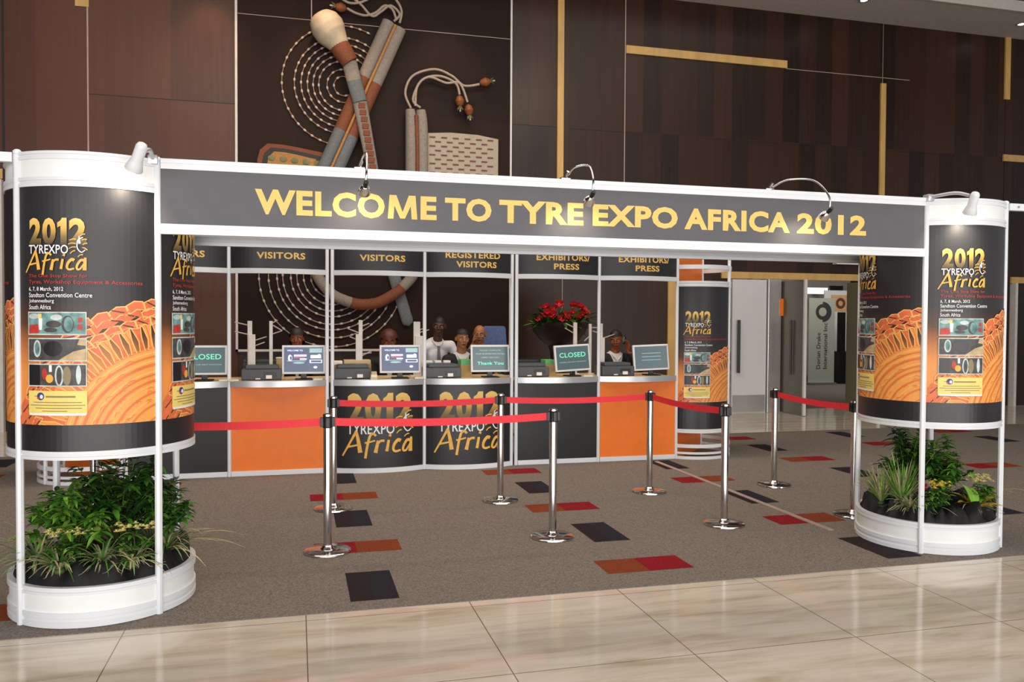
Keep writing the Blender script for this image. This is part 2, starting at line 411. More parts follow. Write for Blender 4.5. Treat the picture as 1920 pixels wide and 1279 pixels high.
# ------------------------------------------------------------ the setting
YW = 13.2
def struct(name, bm, m, smooth=False):
    o = obj(name, bm, m, smooth=smooth); o['kind'] = 'structure'; return o
bm = bmesh.new(); box(bm, -14, 26, -10, 24, -.1, 0); struct('floor', bm, 'marble')
bm = bmesh.new(); box(bm, -13.9, 25.9, 4.6, 10.72, -.001, .004)
def inlay(x0, x1, y0, y1, mi):
    n0 = len(bm.faces)
    f = bm.faces.new([bm.verts.new(p) for p in ((x0, y0, .0048), (x1, y0, .0048), (x1, y1, .0048), (x0, y1, .0048))]); bm.faces.ensure_lookup_table(); f.material_index = mi
for k in range(-5, 10):
    x = .3 + 1.81 * k; odd = k % 2
    for j in range(-1, 5):
        yd = 4.745 + 1.74 * j + (.87 if odd else 0); yr = 5.75 + 1.73 * j - (.87 if odd else 0)
        for x0, x1, y0, y1, mi in ((x - .18, x + .11, yr, yr + .29, 1 if not odd else 2), (x + .11, x + .42, yr, yr + .29, 2 if not odd else 1), (x, x + .14, yd, yd + .55, 4), (x + .14, x + .28, yd, yd + .55, 3)):
            y0, y1 = max(y0, 4.61), min(y1, 10.7)
            if y1 - y0 > .03: inlay(x0, x1, y0, y1, mi)
struct('floor_carpet', bm, ['carpet', 'carpet_red', 'carpet_rust', 'carpet_dark', 'carpet_plum'])
bm = bmesh.new(); box(bm, 3.99, 4.04, 5.5, 8.7, .003, .012, bev=.003); struct('trim_1', bm, 'seam')
# walls
bm = bmesh.new(); box(bm, -.86, 7.48, YW, YW + .3, 0, 7.2); box(bm, 7.48, 10.2, YW, YW + .3, 2.5, 7.2); box(bm, 10.2, 13.62, YW, YW + .3, 0, 7.2)
box(bm, 13.62, 16.2, YW, YW + .3, 2.5, 7.2); box(bm, 16.2, 24, YW, YW + .3, 0, 7.2); struct('wall_back', bm, 'wood')
bm = bmesh.new(); box(bm, -14, -.86, YW - .02, YW + .3, 0, 7.2); struct('wall_back_left', bm, 'wood_left')
bm = bmesh.new(); box(bm, -14, 24, 12.05, YW + .4, 7.2, 7.4); struct('ceiling', bm, 'soffit')
bm = bmesh.new(); box(bm, -14, 26, 12.0, 12.05, 7.19, 7.24); struct('trim_2', bm, 'soffit')
bm = bmesh.new(); box(bm, -14, 26, 12.06, 12.2, 7.24, 9.7); struct('wall_upper', bm, 'bulkhead')
bm = bmesh.new(); box(bm, -14, 26, -10, 12.05, 9.6, 9.8); struct('ceiling_high', bm, 'ceil_dark')
def seam(n, x0, x1, z0, z1, m='seam', d=.006, y=YW):
    bm = bmesh.new(); box(bm, x0, x1, y - d, y + .01, z0, z1); struct('trim_%d' % n, bm, m)
n = 3
for x0, x1, z0, z1 in ((4.225, 4.335, 2.5, 7.2), (5.45, 8.56, 6.2, 6.335), (10.55, 10.66, 2.5, 6.09), (13.38, 13.5, 6.0, 7.2), (13.38, 17.5, 4.80, 4.93), (6.27, 6.42, .3, 2.36),
                       (-3.08, -2.9, 6.13, 7.2), (-7.5, -4.03, 3.6, 3.74), (7.3, 10.55, 2.40, 2.52), (13.62, 17, 2.42, 2.54)):
    seam(n, x0, x1, z0, z1, 'maple', .035); n += 1
for x0, x1, z0, z1, m, y in ((-2.93, -2.91, 0, 6.13, 'seam', YW - .02), (-4.03, -4.0, 0, 7.2, 'seam_dark', YW - .02), (-2.91, -.88, 4.88, 4.888, 'seam_dark', YW - .02),
                             (5.435, 5.45, 2.6, 7.2, 'seam', YW), (4.335, 4.345, 0, 2.5, 'seam', YW), (8.56, 11.2, 6.195, 6.205, 'seam', YW), (3.44, 4.22, 4.87, 4.876, 'seam_dark', YW), (6.8, 12, 4.85, 4.856, 'seam_dark', YW),
                             (10.595, 10.602, 6.09, 7.2, 'seam', YW), (13.42, 13.43, 2.5, 6.0, 'seam_dark', YW), (4.5, 5.43, 4.86, 4.866, 'seam_dark', YW)):
    seam(n, x0, x1, z0, z1, m, .006, y); n += 1
# backing panel of the wall artwork with its pale edge
bm = bmesh.new(); box(bm, -.85, 3.4, YW - .05, YW, 1.16, 7.2); struct('wall_back_panel', bm, 'wood_art')
for x0, x1, z0, z1 in ((-.89, -.855, 1.13, 6.9), (3.4, 3.43, 1.13, 6.9), (-.89, 3.43, 1.13, 1.165)):
    seam(n, x0, x1, z0, z1, 'frame_grey', .07); n += 1
for x0, x1, z0, z1 in ((-.85, 3.4, 6.235, 6.243), (.225, .24, 6.24, 7.2), (-.85, 3.4, 3.6, 3.606)):
    seam(n, x0, x1, z0, z1, 'seam', .053); n += 1
bm = bmesh.new(); box(bm, -14.2, -14, -10, YW + .3, 0, 9.7); struct('wall_left', bm, 'wood_left')
# doors and the hall beyond
def door(nm, parts):
    r = None
    for i, (pn, bm, m) in enumerate(parts):
        if i == 0: r = struct(nm, bm, m)
        else: obj(pn, bm, m, r)
    return r
def bx(*a, **k): return box(bmesh.new(), *a, **k)
hb = bx(7.555, 7.59, 13.0, 13.06, .72, 1.66, bev=.006)
door('door_1', [('', bx(7.48, 8.16, 13.1, 13.16, 0, 2.38), 'door_white'), ('handle', hb, 'dark_handle'), ('kick_plate', bx(7.5, 8.14, 13.085, 13.1, .02, .32), 'steel')])
bm = bmesh.new(); box(bm, 8.17, 8.43, 13.05, 13.35, 0, 2.4, bev=.008); struct('trim_%d' % n, bm, 'steel'); n += 1
door('door_2', [('', bx(8.46, 8.50, 12.43, 13.2, .01, 2.36), 'door_dark'), ('handle', bx(8.41, 8.44, 12.72, 12.76, .7, 1.66, bev=.006), 'dark_handle'), ('edge_strip', bx(8.455, 8.505, 12.39, 12.43, .01, 2.36), 'frame_grey')])
door('door_3', [('', bx(9.9, 9.94, 12.35, 13.2, .01, 2.36), 'door_olive'), ('edge_strip', bx(9.895, 9.945, 12.31, 12.35, .01, 2.36), 'frame_grey')])
door('door_4', [('', bx(-4.9, -4.06, 13.1, 13.17, 0, 3.55), 'door_white'), ('frame', bx(-4.06, -4.02, 13.08, 13.17, 0, 3.58), 'frame_grey')])
door('door_5', [('', bx(13.66, 13.72, 13.1, 13.3, 0, 2.42), 'frame_grey'), ('shade_sheet', bx(13.72, 16.2, 13.2, 13.26, 0, 2.42), 'dark_void')])  # dark sheet fills the doorway, its colour standing for the unlit interior
bm = bmesh.new(); box(bm, 8.3, 9.2, 14.2, 14.24, 0, 2.3); box(bm, 8.3, 17.5, 22, 22.1, 0, 4.9); box(bm, 8.0, 8.1, 13.5, 22, 0, 4.9); box(bm, 17.5, 17.6, 13.5, 22, 0, 4.9); struct('wall_inner', bm, 'soffit')
bm = bmesh.new(); box(bm, 8.1, 17.5, 13.5, 22, 4.9, 5.0); struct('ceiling_inner', bm, 'soffit')
bm = bmesh.new(); box(bm, 8.1, 17.5, 13.5, 22, 0, .006); struct('floor_inner', bm, 'carpet')

# things beyond the door
t = thing('banner_stand', 'pale sage banner with charcoal ring logo seen through the open door', 'banner', (13.2, 18.6, 0))
obj('base', bx(-.4, .4, -.1, .1, .006, .07, bev=.01), 'steel', t)
obj('banner_panel', bx(-.385, .385, -.012, .012, .07, 2.26), 'banner', t)
sh = Sheet(); sh.arc(.02, 1.90, .115, .265, -pi / 2, pi / 2, 0, 1, 24); sh.arc(.02, 1.90, .0, .205, pi / 2, 3 * pi / 2, 0, 1, 24); sh.arc(.02, 1.9, 0, .115, 0, 2 * pi, 1, 2, 28)
sh.map(lambda u, v, w: (u, -.013 - w, v)); obj('logo', sh.bm, ['banner_ink', 'banner'], t)
for w_, a, b, c, d in (('Dorian', .42, .88, .03, .15), ('Drake', .95, 1.36, .03, .15), ('International', .42, 1.33, -.17, -.05), ('Inc', 1.40, 1.62, -.17, -.05)):
    sh = Sheet(); sh.text(w_, a, b, c, d, 0, 1, .012); sh.map(lambda u, v, w: (-v, -.013 - w, u)); obj('lettering', sh.bm, 'banner_ink', t)
t = thing('poster_board', 'apricot poster with a ring motif behind the sage banner', 'poster', (14.15, 19.4, 0))
obj('board', bx(-.3, .45, 0, .03, .006, 2.5), 'panel_white', t); obj('print', bx(-.1, .40, -.006, 0, 1.93, 2.38), 'orange_poster', t)
sh = Sheet(); sh.arc(.2, 2.15, .07, .15, 0, 2 * pi, 0, 1); sh.map(lambda u, v, w: (u, -.007 - w, v)); obj('ring_motif', sh.bm, 'weave_rust', t)
t = thing('display_cabinet', 'tall black display cabinet standing beside the sage banner', 'cabinet', (14.05, 18.9, 0))
obj('body', bx(-.16, .2, -.15, .2, .006, .86), 'black_plastic', t); obj('upper_panel', bx(-.16, .06, -.05, .0, .86, 1.9), 'black_plastic', t)
t = thing('wall_screen', 'black panel hung high above the sage banner', 'screen', (15.25, 20.8, 2.58))
obj('panel', bx(-.22, .22, 0, .06, -.12, .12), 'black_plastic', t); obj('bracket', bx(-.05, .05, .06, 1.2, -.05, .05), 'black_plastic', t)
t = thing('light_box', 'white light box over the sage banner in the hall', 'light', (14.75, 20.9, 2.54))
obj('diffuser', bx(-.45, .28, 0, .1, -.08, .1), mat('lit_diffuser', '#f4f4f2', .5, emit='#f4f6f6', emits=.7), t); obj('mount', bx(-.05, .05, .1, 1.1, -.04, .04), 'steel', t)
t = thing('door_sign', 'small orange sign plate on the steel door post', 'sign', (8.43, 13.05, 1.9)); obj('plate', bx(-.035, .035, -.02, .0, -.16, .14), 'orange_panel', t); obj('backing', bx(-.04, .04, -.004, .0, -.165, .145), 'steel', t)
t = thing('notice_board', 'white strip sign on the wall above the open door', 'sign', (9.87, 13.1, 2.75)); obj('panel', bx(-.28, .3, -.02, .1, -.05, .06), 'panel_white', t); obj('frame', bx(-.285, .305, -.015, .1, -.055, .065), 'frame_grey', t)
for i, (x, y, z, lab) in enumerate(((9.497, 12.326, 7.2, 'recessed round downlight in the soffit at top centre right'), (13.06, 12.52, 7.2, 'recessed round downlight in the soffit near the right edge'))):
    t = thing('ceiling_downlight', lab, 'light', (x, y, z), 'soffit downlights')
    obj('trim_ring', lathe(bmesh.new(), [(.085, 0), (.085, -.012), (.06, -.012), (.055, 0)], 24), 'steel', t, smooth=True)
    b = bmesh.new(); sphere(b, (0, 0, -.004), (.05, .05, .012)); obj('bulb', b, 'bulb', t, smooth=True)

# ------------------------------------------------------------ printed posters
AFR = [([(0, -.17), (.3, .45), (.62, 1.14)], [.06, .13, .1]), ([(.6, 1.12), (.7, .6), (.78, .0)], [.1, .14, .17]), ([(.24, .3), (.5, .36), (.74, .42)], [.08, .1, .06]),
       ([(1.46, .86), (1.34, .98), (1.2, .86), (1.08, .3), (1.0, -.3)], [.09, .13, .14, .13, .1]), ([(.98, .5), (1.2, .55), (1.42, .62)], [.07, .1, .06]),
       ([(1.55, .62), (1.5, .3), (1.44, -.02)], [.1, .14, .15]), ([(1.5, .38), (1.64, .58), (1.83, .6)], [.08, .12, .1]),
       ([(2.02, .64), (1.97, .3), (1.93, .04)], [.1, .13, .12]), ([(2.1, .94), (2.06, .82)], [.08, .12]),
       ([(2.56, .56), (2.44, .62), (2.28, .42), (2.22, .16), (2.32, .02), (2.56, .08)], [.14, .12, .13, .14, .13, .08]),
       ([(3.02, .56), (2.86, .58), (2.7, .3), (2.68, .06), (2.82, .06), (3.02, .4)], [.12, .11, .13, .13, .11, .07]), ([(3.06, .74), (3.04, .35), (3.02, -.02)], [.1, .13, .17])]
def logo(sh, u0, v0, w, I, L):
    """gold 2012 / TYREXPO / emblem / Africa in a box w wide; I: ink indices; L: first layer"""
    s = w / .322
    vt, vb = v0 + .150 * s, v0 + .288 * s
    for i, (d, a, b) in enumerate((('2', .022, .094), ('0', .100, .172), ('1', .180, .226), ('2', .236, .318))):
        uvf = lambda u, v: (u, (v - vt) / (vb - vt)); X = lambda q: u0 + (a + q * (b - a)) * s; Y = lambda q: vt + q * (vb - vt)
        if d == '1':
            sh.face([(X(.34), Y(0)), (X(1), Y(0)), (X(1), Y(1)), (X(.5), Y(1)), (X(.34), Y(.9))], I['digit'], L, uvf); sh.face([(X(.0), Y(.64)), (X(.34), Y(.70)), (X(.34), Y(.9)), (X(0), Y(.82))], I['digit'], L, uvf)
        else: sh.text(d, u0 + a * s, u0 + b * s, vt, vb, I['digit'], L, .045, uvf)
    sh.text('TYREXPO', u0 + .020 * s, u0 + .232 * s, v0 + .104 * s, v0 + .150 * s, I['white'], L + 1, .012)
    # emblem: white crescent with gold flourishes
    cu, cv = u0 + .282 * s, v0 + .145 * s
    sh.stroke([(cu + .020 * s, cv + .045 * s), (cu - .004 * s, cv + .028 * s), (cu - .006 * s, cv - .01 * s), (cu + .012 * s, cv - .032 * s), (cu + .03 * s, cv - .02 * s)], [.006 * s, .016 * s, .02 * s, .014 * s, .005 * s], I['white'], L + 3, sm=4)
    sh.stroke([(cu + .002 * s, cv + .052 * s), (cu + .004 * s, cv + .012 * s)], [.004 * s, .012 * s], I['white'], L + 3)
    for a, b, c, d in ((-.045, .028, -.012, .034), (-.05, .008, -.014, .012), (-.046, -.014, -.012, -.006), (-.04, -.04, -.016, -.024), (.014, .03, .038, .034), (.018, .006, .04, .014), (.016, -.008, .04, -.02), (-.004, -.056, .02, -.044), (.006, .05, .03, .062)):
        sh.stroke([(cu + a * s, cv + b * s), (cu + (a + c) / 2 * s, cv + (b + d) / 2 * s + .004 * s), (cu + c * s, cv + d * s)], [.004 * s, .012 * s, .006 * s], I['gold'], L + 2, sm=3)
    k = .1 * s
    for pts, ws in AFR: sh.stroke([(u0 + x * k * 1.02, v0 + .022 * s + y * k * .86) for x, y in pts], [q * k * 1.15 for q in ws], I['gold'], L + 2, sm=4)
PM = ['p_base', 'black_print', 'p_digit', 'white_ink', 'gold_dim', 'red_ink', 'p_tread', 'p_side', 'p_line', 'p_lined', 'p_gap', 'p_box', 'p_teal', 'p_red', 'p_grey', 'p_sand', 'p_pale', 'p_blue', 'grey_ink']
INK = dict(digit=2, white=3, gold=4)
PW = .751
def poster(z0, ztop, zblack):
    """z0: bottom of the picture; zblack: bottom of the black band under it"""
    r = random.Random(3); sh = Sheet(); Z = lambda z: z - 1.062 + z0
    sh2 = Sheet()
    sh.rect(0, PW, z0, ztop, 0, 1, lambda u, v: (u, (v - z0 + .08 * (u / PW - .5)) / 1.231))
    # tyre artwork
    cu, cv = .80, Z(.93)
    def P(rad, a): return (cu + rad * cos(a), cv + rad * sin(a))
    A0, A1 = radians(78), radians(182)
    sh.arc(cu, cv, 0, .53, A0, A1, 7, 2, 40)
    for rr, w, mi in ((.525, .014, 9), (.505, .006, 8), (.48, .012, 9), (.462, .005, 8), (.435, .016, 9), (.405, .006, 8), (.385, .01, 9), (.35, .014, 9), (.335, .004, 8), (.29, .012, 9), (.26, .005, 8), (.225, .012, 9), (.16, .008, 9)):
        sh.arc(cu, cv, rr, rr + w, A0, A1, mi, 3, 40)
    for k in range(60):
        a = radians(r.uniform(80, 180)); rr = r.uniform(.24, .5)
        sh.stroke([P(rr, a), P(rr + .012, a + .05), P(rr + .006, a + .11)], [.002, .005, .002], 9, 4)
    n = 21
    for k in range(n):   # lugs that run from the shoulder to the sidewall
        a = A0 + (A1 - A0) * (k + .5) / n; da = (A1 - A0) / n
        q = [P(.528, a - da * .32), P(.53, a + da * .28), P(.585, a + da * .10), P(.67, a + da * .46), P(.67, a - da * .42), P(.60, a - da * .26)]
        sh.face(q, 6 if k % 2 else 7, 2); sh.stroke(q, .0065, 8, 5, closed=True)
        sh.stroke([P(.54, a), P(.6, a - da * .1), P(.66, a + da * .1)], .004, 9, 5)
    for row, (ra, rb, off) in enumerate(((.655, .705, 0), (.700, .748, .5), (.742, .795, .25))):
        for k in range(-1, 17):
            a = A0 + (A1 - A0) * (k + off) / 15.5; da = (A1 - A0) / 15.5
            j = r.uniform(-.008, .008)
            q = [P(ra + j, a), P(ra + .012 + j, a + da * .45), P(ra - .004 + j, a + da * .93), P(rb - .01 + j, a + da * .98), P(rb + .004 + j, a + da * .5), P(rb - .006 + j, a + da * .04)]
            sh.face(q, 6, 3 + row); sh.stroke(q, .0075, 8 if r.random() < .6 else 9, 6, closed=True)
            if r.random() < .6: sh.stroke([P(ra + .01, a + da * .2), P((ra + rb) / 2, a + da * .55), P(rb - .012, a + da * .8)], .007, 10, 6)
    sh.clip(0, PW, z0, ztop)
    sh.rect(0, PW, zblack, z0, 1, 1)
    L = 9
    logo(sh, .078, Z(1.842), .322, INK, L)
    sh.text('The One Stop Show for', .095, .40, Z(1.820), Z(1.842), 5, L, .008)
    sh.text('Tyres, Workshop Equipment & Accessories', .095, .66, Z(1.787), Z(1.812), 5, L, .008)
    for s, u1, v in (('6, 7, 8 March, 2012', .285, 1.752), ('Sandton Convention Centre', .42, 1.722), ('Johannesburg', .238, 1.690), ('South Africa', .222, 1.660)):
        sh.text(s, .095, u1, Z(v), Z(v + .024), 3, L, .01)
    # three pictures
    for a, b in ((1.528, 1.648), (1.392, 1.513), (1.262, 1.380)):
        sh.rect(.088, .394, Z(a), Z(b), 16, L)
        sh.rect(.093, .389, Z(a + .006), Z(b - .006), 12 if a > 1.5 else 14, L + 1)
    z = Z(1.534)
    sh.face([(.095, z), (.16, z + .005), (.15, z + .05), (.1, z + .045)], 13, L + 2); sh.ell(.125, z + .09, .03, .014, 16, L + 2); sh.face([(.158, z + .02), (.175, z + .02), (.178, z + .08), (.155, z + .08)], 3, L + 3)
    sh.rect(.15, .172, z + .08, z + .103, 11, L + 2); sh.ell(.235, z + .05, .04, .018, 14, L + 2); sh.ell(.22, z + .02, .035, .012, 14, L + 2); sh.ell(.25, z + .085, .03, .015, 16, L + 2); sh.ell(.305, z + .05, .03, .045, 14, L + 2); sh.ell(.31, z + .05, .022, .038, 12, L + 3); sh.rect(.352, .375, z + .02, z + .05, 13, L + 2); sh.rect(.355, .375, z + .06, z + .085, 13, L + 2)
    z = Z(1.398)
    sh.ell(.145, z + .06, .022, .045, 16, L + 2); sh.ell(.145, z + .06, .013, .034, 12, L + 3); sh.face([(.26, z), (.388, z), (.388, z + .06), (.33, z + .045), (.29, z + .02)], 15, L + 2); sh.face([(.35, z + .08), (.388, z + .075), (.388, z + .109), (.36, z + .109)], 15, L + 2)
    sh.ell(.23, z + .06, .05, .04, 1, L + 2)
    z = Z(1.268)
    sh.rect(.095, .16, z, z + .105, 1, L + 2); sh.ell(.185, z + .06, .014, .03, 13, L + 2); sh.ell(.212, z + .035, .02, .022, 4, L + 2); sh.ell(.262, z + .05, .022, .055, 16, L + 2); sh.ell(.262, z + .05, .013, .045, 14, L + 3); sh.ell(.3, z + .05, .02, .05, 18, L + 2); sh.ell(.355, z + .055, .012, .05, 16, L + 2); sh.rect(.21, .225, z + .07, z + .105, 3, L + 2)
    # yellow contact box
    sh.rect(.088, .394, Z(1.118), Z(1.24), 11, L); sh.rect(.092, .39, Z(1.112), Z(1.124), 3, L + 1); sh.ell(.162, Z(1.211), .02, .02, 17, L + 2); sh.ell(.168, Z(1.209), .009, .011, 3, L + 3); sh.ell(.15, Z(1.202), .008, .006, 5, L + 3)
    sh.rect(.125, .142, Z(1.209), Z(1.213), 18, L + 1); sh.rect(.19, .34, Z(1.205), Z(1.214), 18, L + 1)
    for k, (a, b) in enumerate(((.12, .37), (.1, .385), (.13, .37), (.17, .3))): sh.rect(a, b, Z(1.178 - .015 * k), Z(1.182 - .015 * k), 18, L + 1)
    return sh

# ------------------------------------------------------------ round display towers
RC = .478; HS = .338
def ring(bm, z0, z1, ro=.008, ri=.022, groove=True, a0=0, a1=2 * pi, seg=72):
    o = RC + ro; h = z1 - z0
    pr = [(RC - ri, z0), (o, z0), (o, z0 + h * .36)] + ([(o - .006, z0 + h * .40), (o - .006, z0 + h * .6), (o, z0 + h * .64)] if groove else []) + [(o, z1), (RC - ri, z1), (RC - ri, z0)]
    lathe(bm, pr, seg, a0=a0, a1=a1); return bm
def post_bm(x, y, h=2.48, r=.02, cap=True):
    bm = bmesh.new(); lathe(bm, [(0, 0), (r, 0), (r, h), (r * .9, h + .003), (0, h + .003)], 8, (x, y), a0=pi / 8, a1=2 * pi + pi / 8)
    if cap: lathe(bm, [(r * 1.05, h - .01), (r * 1.1, h + .002), (r * .6, h + .012), (0, h + .014)], 12, (x, y))
    return bm
def cyl_map(u, v, w, q=0):
    th = radians(-135) + u / RC + q * pi / 2
    return ((RC + w) * cos(th), (RC + w) * sin(th), v)
def make_column(lab, loc):
    t = thing('display_column', lab, 'display column', loc, 'planter display columns')
    for sx, sy in ((-1, -1), (1, -1), (1, 1), (-1, 1)): obj('post', post_bm(HS * sx, HS * sy), 'alu', t, smooth=True)
    obj('top_rail', ring(bmesh.new(), 2.433, 2.474), 'alu', t, smooth=True, auto=25)
    obj('header_panel', lathe(bmesh.new(), [(RC - .002, 2.342), (RC - .002, 2.433)], 72), 'panel_white', t, smooth=True)
    obj('upper_rail', ring(bmesh.new(), 2.293, 2.342), 'alu', t, smooth=True, auto=25)
    bm = poster(1.062, 2.293, .924).bend(cyl_map)
    p = obj('poster', bm, PM, t)
    for q in (1, 2, 3):
        c = p.copy(); COL.objects.link(c); c.parent = t; c.rotation_euler = (0, 0, q * pi / 2)
    obj('middle_rail', ring(bmesh.new(), .879, .924), 'alu', t, smooth=True, auto=25)
    obj('drum_floor', lathe(bmesh.new(), [(RC - .004, .9), (0, .9)], 48), 'panel_white', t)
    obj('planter_rail', ring(bmesh.new(), .173, .213), 'alu', t, smooth=True, auto=25)
    obj('planter_panel', lathe(bmesh.new(), [(RC - .002, .08), (RC - .002, .173), (RC - .012, .173)], 72), 'panel_white', t, smooth=True)
    obj('base_rail', ring(bmesh.new(), .003, .08), 'alu', t, smooth=True, auto=25)
    obj('planter_floor', lathe(bmesh.new(), [(RC - .004, .15), (0, .15)], 48), 'black_plastic', t)
    return t
CL, CR = (-1.066, 5.15, .004), (4.577, 5.15, .004)
col_l = make_column('white framed round poster column with planter, left end of the welcome header', CL)
col_r = copy_tree(col_l); col_r.location = CR; col_r['label'] = 'white framed round poster column with planter, right end of the welcome header'

# ------------------------------------------------------------ welcome header
YH = 4.812
t = thing('welcome_header', 'long charcoal welcome header in white rails spanning the two poster columns', 'sign', (1.756, YH, 2.08))
x0, x1 = CL[0] + HS + .02, CR[0] - HS - .02
obj('front_board', bx(x0, x1, YH - .004, YH + .004, 2.13, 2.435), 'header_black', t, True)
def rail_bar(y, z0, z1):
    bm = bmesh.new(); h = z1 - z0
    box(bm, x0, x1, y - .02, y + .02, z0, z0 + h * .42); box(bm, x0, x1, y - .015, y + .015, z0 + h * .42, z0 + h * .58); box(bm, x0, x1, y - .02, y + .02, z0 + h * .58, z1); return bm
obj('rail', rail_bar(YH, 2.431, 2.486), 'alu', t, True); obj('rail', rail_bar(YH, 2.079, 2.134), 'alu', t, True)
y2 = YH + 2 * HS
obj('rail', rail_bar(y2, 2.431, 2.486), 'silver', t, True); obj('rail', rail_bar(y2, 2.079, 2.134), 'silver', t, True)
obj('rear_board', bx(x0, x1, y2 - .004, y2 + .004, 2.13, 2.435), 'panel_white', t, True)
for s, a, b in (('WELCOME', -.222, .800), ('TO', .850, 1.132), ('TYRE', 1.180, 1.715), ('EXPO', 1.775, 2.350), ('AFRICA', 2.396, 3.160), ('2012', 3.214, 3.748)):
    sh = Sheet()
    if s == 'WELCOME':
        sh.text('WELCO', a, .497, 2.205, 2.348, 0, 1, .04); sh.text('E', .705, b, 2.208, 2.345, 0, 1, .04); X = lambda q: .514 + q * .172; Z = lambda q: 2.208 + q * .137
        for q in ([(0, 0), (.19, 0), (.25, 1), (.06, 1)], [(.06, 1), (.29, 1), (.58, .02), (.42, .02)], [(.94, 1), (.71, 1), (.42, .02), (.58, .02)], [(1, 0), (.81, 0), (.75, 1), (.94, 1)]): sh.face([(X(i), Z(j)) for i, j in q], 0, 1)
    else: sh.text(s, a, b, 2.208, 2.345, 0, 1, .042)
    sh.map(lambda u, v, w: (u, YH - .0045 - w, v)); obj('lettering', sh.bm, 'gold', t, True)
for nm, xa, xb, lab in (('left', -3.6, CL[0] - HS - .02, 'white aluminium beam running left off the left poster column'), ('right', CR[0] + HS + .02, 7.2, 'white aluminium beam running right off the right poster column')):
    t = thing('connecting_beam', lab, 'beam', ((xa + xb) / 2, YH, 2.43)); obj('beam', bx(xa, xb, YH - .02, YH + .02, 2.428, 2.478, bev=.003), 'alu', t, True)
    b = bmesh.new(); tube(b, [(xb - .07 if nm == 'left' else xa + .07, YH - .021, 2.453), (xb - .07 if nm == 'left' else xa + .07, YH - .026, 2.453)], .008, 10); obj('bolt', b, 'steel', t, True)

# gooseneck lamps on the header
def gooseneck(lab, base, pts, head, aim):
    t = thing('gooseneck_lamp', lab, 'lamp', base, 'header display lamps')
    b = bmesh.new(); box(b, base[0] - .03, base[0] + .03, YH - .024, YH + .024, 2.484, 2.498, bev=.004); tube(b, [(base[0], YH - .005, 2.495), (base[0] + .012, YH - .03, 2.53)], .011, 10)
    obj('clamp', b, 'chrome', t, True, smooth=True)
    b = bmesh.new(); tube(b, smooth_pts(pts, 6), .006, 10); obj('arm', b, 'chrome', t, True, smooth=True)
    h = Vector(head); d = (Vector(aim) - h).normalized()
    b = bmesh.new(); tube(b, [h - d * .045, h - d * .02, h + d * .002], [.013, .014, .012], 12); obj('socket', b, 'black_plastic', t, True, smooth=True)
    b = bmesh.new(); tube(b, [h, h + d * .012, h + d * .03, h + d * .05], [.014, .024, .032, .036], 16, cap=False); obj('reflector', b, 'chrome', t, True, smooth=True)
    b = bmesh.new(); sphere(b, h + d * .03, .012); obj('bulb', b, 'bulb', t, True, smooth=True)
    l = light('lamp_light', 'SPOT', h + d * .055, Vector(aim) - Vector((0, 0, .09)), 3.6, (1, .84, .66), .04, spot=125, blend=.9); l.parent = t; l.location = h + d * .055 - Vector(base)
gooseneck('chrome gooseneck lamp over the word WELCOME', (.352, YH, 2.48), [(.36, YH - .03, 2.525), (.37, YH - .12, 2.55), (.372, YH - .26, 2.52), (.366, YH - .33, 2.42), (.362, YH - .33, 2.36)], (.360, YH - .32, 2.335), (.35, YH - .05, 2.20))
gooseneck('chrome gooseneck lamp between the words TYRE and EXPO', (1.595, YH, 2.48), [(1.607, YH - .03, 2.51), (1.63, YH - .08, 2.548), (1.675, YH - .2, 2.538), (1.675, YH - .28, 2.45), (1.672, YH - .28, 2.37)], (1.668, YH - .27, 2.345), (1.655, YH - .03, 2.18))
gooseneck('chrome gooseneck lamp over the number 2012', (3.0, YH, 2.48), [(3.012, YH - .03, 2.50), (3.08, YH - .1, 2.54), (3.2, YH - .2, 2.525), (3.255, YH - .28, 2.42), (3.262, YH - .28, 2.33)], (3.258, YH - .27, 2.315), (3.24, YH - .03, 2.16))
# white can spotlights on the columns
def can_spot(lab, base, head, aim, arm):
    t = thing('clip_spotlight', lab, 'lamp', base, 'column spotlights')
    h = Vector(head); d = (Vector(aim) - h).normalized()
    b = bmesh.new(); tube(b, smooth_pts(arm, 4), .012, 10); obj('arm', b, 'silver', t, True, smooth=True)
    b = bmesh.new(); bs = Vector(base); box(b, bs.x - .025, bs.x + .025, bs.y - .03, bs.y + .03, bs.z - .03, bs.z + .02, bev=.008); obj('clamp', b, 'silver', t, True, smooth=True)
    b = bmesh.new(); tube(b, [h - d * .075, h - d * .07, h - d * .055, h + d * .02, h + d * .035, h + d * .075, h + d * .08], [.012, .022, .029, .029, .034, .046, .044], 20); obj('shade', b, 'alu', t, True, smooth=True)
    b = bmesh.new(); sphere(b, h + d * .081, (.022, .022, .022)); obj('bulb', b, 'bulb', t, True, smooth=True)
    l = light('lamp_light', 'SPOT', h + d * .11, Vector(aim), 7, (1, .86, .66), .05, spot=125, blend=.9); l.parent = t; l.location = h + d * .11 - Vector(base)
can_spot('white clip spotlight on the left poster column', (-.745, 4.80, 2.48), (-.775, 4.54, 2.445), (-.90, 4.70, 2.18), [(-.745, 4.79, 2.48), (-.74, 4.66, 2.50), (-.755, 4.57, 2.475)])
can_spot('white clip spotlight on the right poster column', (4.245, 4.80, 2.49), (4.372, 4.545, 2.425), (4.43, 4.73, 2.10), [(4.245, 4.79, 2.49), (4.31, 4.64, 2.50), (4.36, 4.565, 2.475)])

